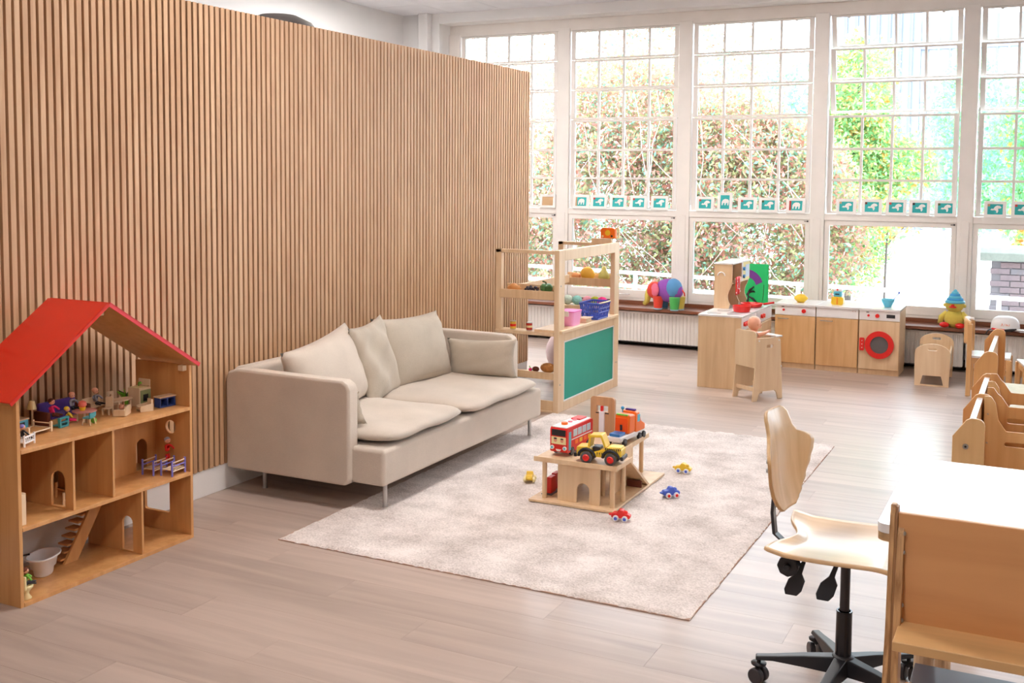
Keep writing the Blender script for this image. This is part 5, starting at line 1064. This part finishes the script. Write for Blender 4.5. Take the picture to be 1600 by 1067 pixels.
# scooped toy crates standing on the first bench
def crate(x, y, z, lab, w_=.40, d_=.30, h_=.34):
    t = thing('toy_crate', lab, 'toy crate', (x, y, z), 0, 'scooped beech toy crates')
    cs = [(0, 0), (d_, 0), (d_, h_)] + [(d_ * .55, h_), (d_ * .3, h_ * .98), (d_ * .12, h_ * .92), (0, h_ * .78)]
    def scoop(top, low):
        return [(0, 0), (w_, 0), (w_, top), (w_ - .02, top), (w_ - .05, top - .03), (w_ - .065, low + .05), (w_ - .1, low), (.1, low), (.065, low + .05), (.05, top - .03), (.03, top), (0, top)]
    MB().prism(scoop(h_, h_ * .53), .012, 'y', 0, [rrect(w_ / 2 - .055, w_ / 2 + .055, h_ * .32, h_ * .38, .009, 3)[::-1]]).build('front_board', TBL, t, bev=.002)
    MB().prism(scoop(h_, h_ * .74), .012, 'y', d_ - .012, [rrect(w_ / 2 - .055, w_ / 2 + .055, h_ * .50, h_ * .57, .009, 3)[::-1]]).build('back_board', TB, t, bev=.002)
    for xx in (0, w_ - .012): box('side_board', TB, xx, xx + .012, .012, d_ - .012, 0, h_ * .9, t, bev=.002)
    box('bottom', TB, .012, w_ - .012, .012, d_ - .012, .01, .022, t)
    for z_ in (.12, .26): MB().cyl((.018, -.001, z_), (.018, -.003, z_), .004, n=8).build('screw', CHROME, t)
    return t
crate(-.262, 5.60, .2855, 'beech toy crate with scooped front standing nearest on the low bench', .30, .26, .345)
crate(-.262, 5.94, .2855, 'beech toy crate with scooped front standing behind the nearest crate', .30, .26, .36)
# ============================================================ CHILDREN'S CHAIRS
CH = mat('chair_beech', (218, 172, 118), .4, kind='wood', col2=(204, 154, 100), coat=.2)
def kchair(x, y, rz, lab):
    t = thing('children_chair', lab, 'chair', (x, y, 0), rz)
    box('seat', WLAM, -.15, .15, -.15, .15, .30, .318, t, bev=.004); box('seat_apron', CH, -.14, .14, -.14, .14, .25, .30, t, bev=.004)  # seat colour is white to carry the glare on the wood
    for sx in (-1, 1):
        for sy in (-1, 1):
            h_ = .56 if sy > 0 else .30
            box('leg', CH, sx * .145 - .016, sx * .145 + .016, sy * .14 - .018, sy * .14 + .018, 0, h_, t, bev=.005)
    m = MB(); m.grid(lambda u, v: ((u - .5) * .30, .135 + .05 * (1 - (2 * u - 1) ** 2), .40 + .20 * v - .02 * (2 * u - 1) ** 2 * v), 14, 6)
    m.build('backrest', CH, t, smooth=True, solid=.014)
    for s in (-1, 1): MB().prism([(-.12, .25), (-.07, .25), (-.12, .17)], .014, 'x', s * .145 - .007).build('bracket', CH, t, bev=.002)
    return t
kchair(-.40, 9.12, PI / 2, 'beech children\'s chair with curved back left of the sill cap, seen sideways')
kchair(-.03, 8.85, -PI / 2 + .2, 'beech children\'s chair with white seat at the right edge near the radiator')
t = thing('children_table', 'low round-cornered children\'s table with a pale top at the right edge', 'table', (.47, 8.5, 0))
MB().prism(rrect(-.35, .35, -.35, .35, .06), .02, 'z', .46).build('table_top', WLAM, t, bev=.002)
for x in (-.28, .28):
    for y in (-.28, .28): box('leg', CH, x - .02, x + .02, y - .02, y + .02, 0, .46, t)
# lamp glimpsed over the partition
t = thing('floor_lamp', 'brown-grey domed lamp shade just rising above the slatted partition', 'lamp', (-5.62, 7.0, 0))
MB().lathe([(.33, 2.80), (.27, 2.88), (.15, 2.935), (.02, 2.95)], n=28).build('lamp_shade', mat('taupe_shade', (84, 76, 72), .8), t, smooth=True); MB().cyl((0, 0, .02), (0, 0, 2.93), .012, n=10).build('pole', BLACK, t); MB().cyl((0, 0, 0), (0, 0, .025), .18, n=24).build('base', BLACK, t)
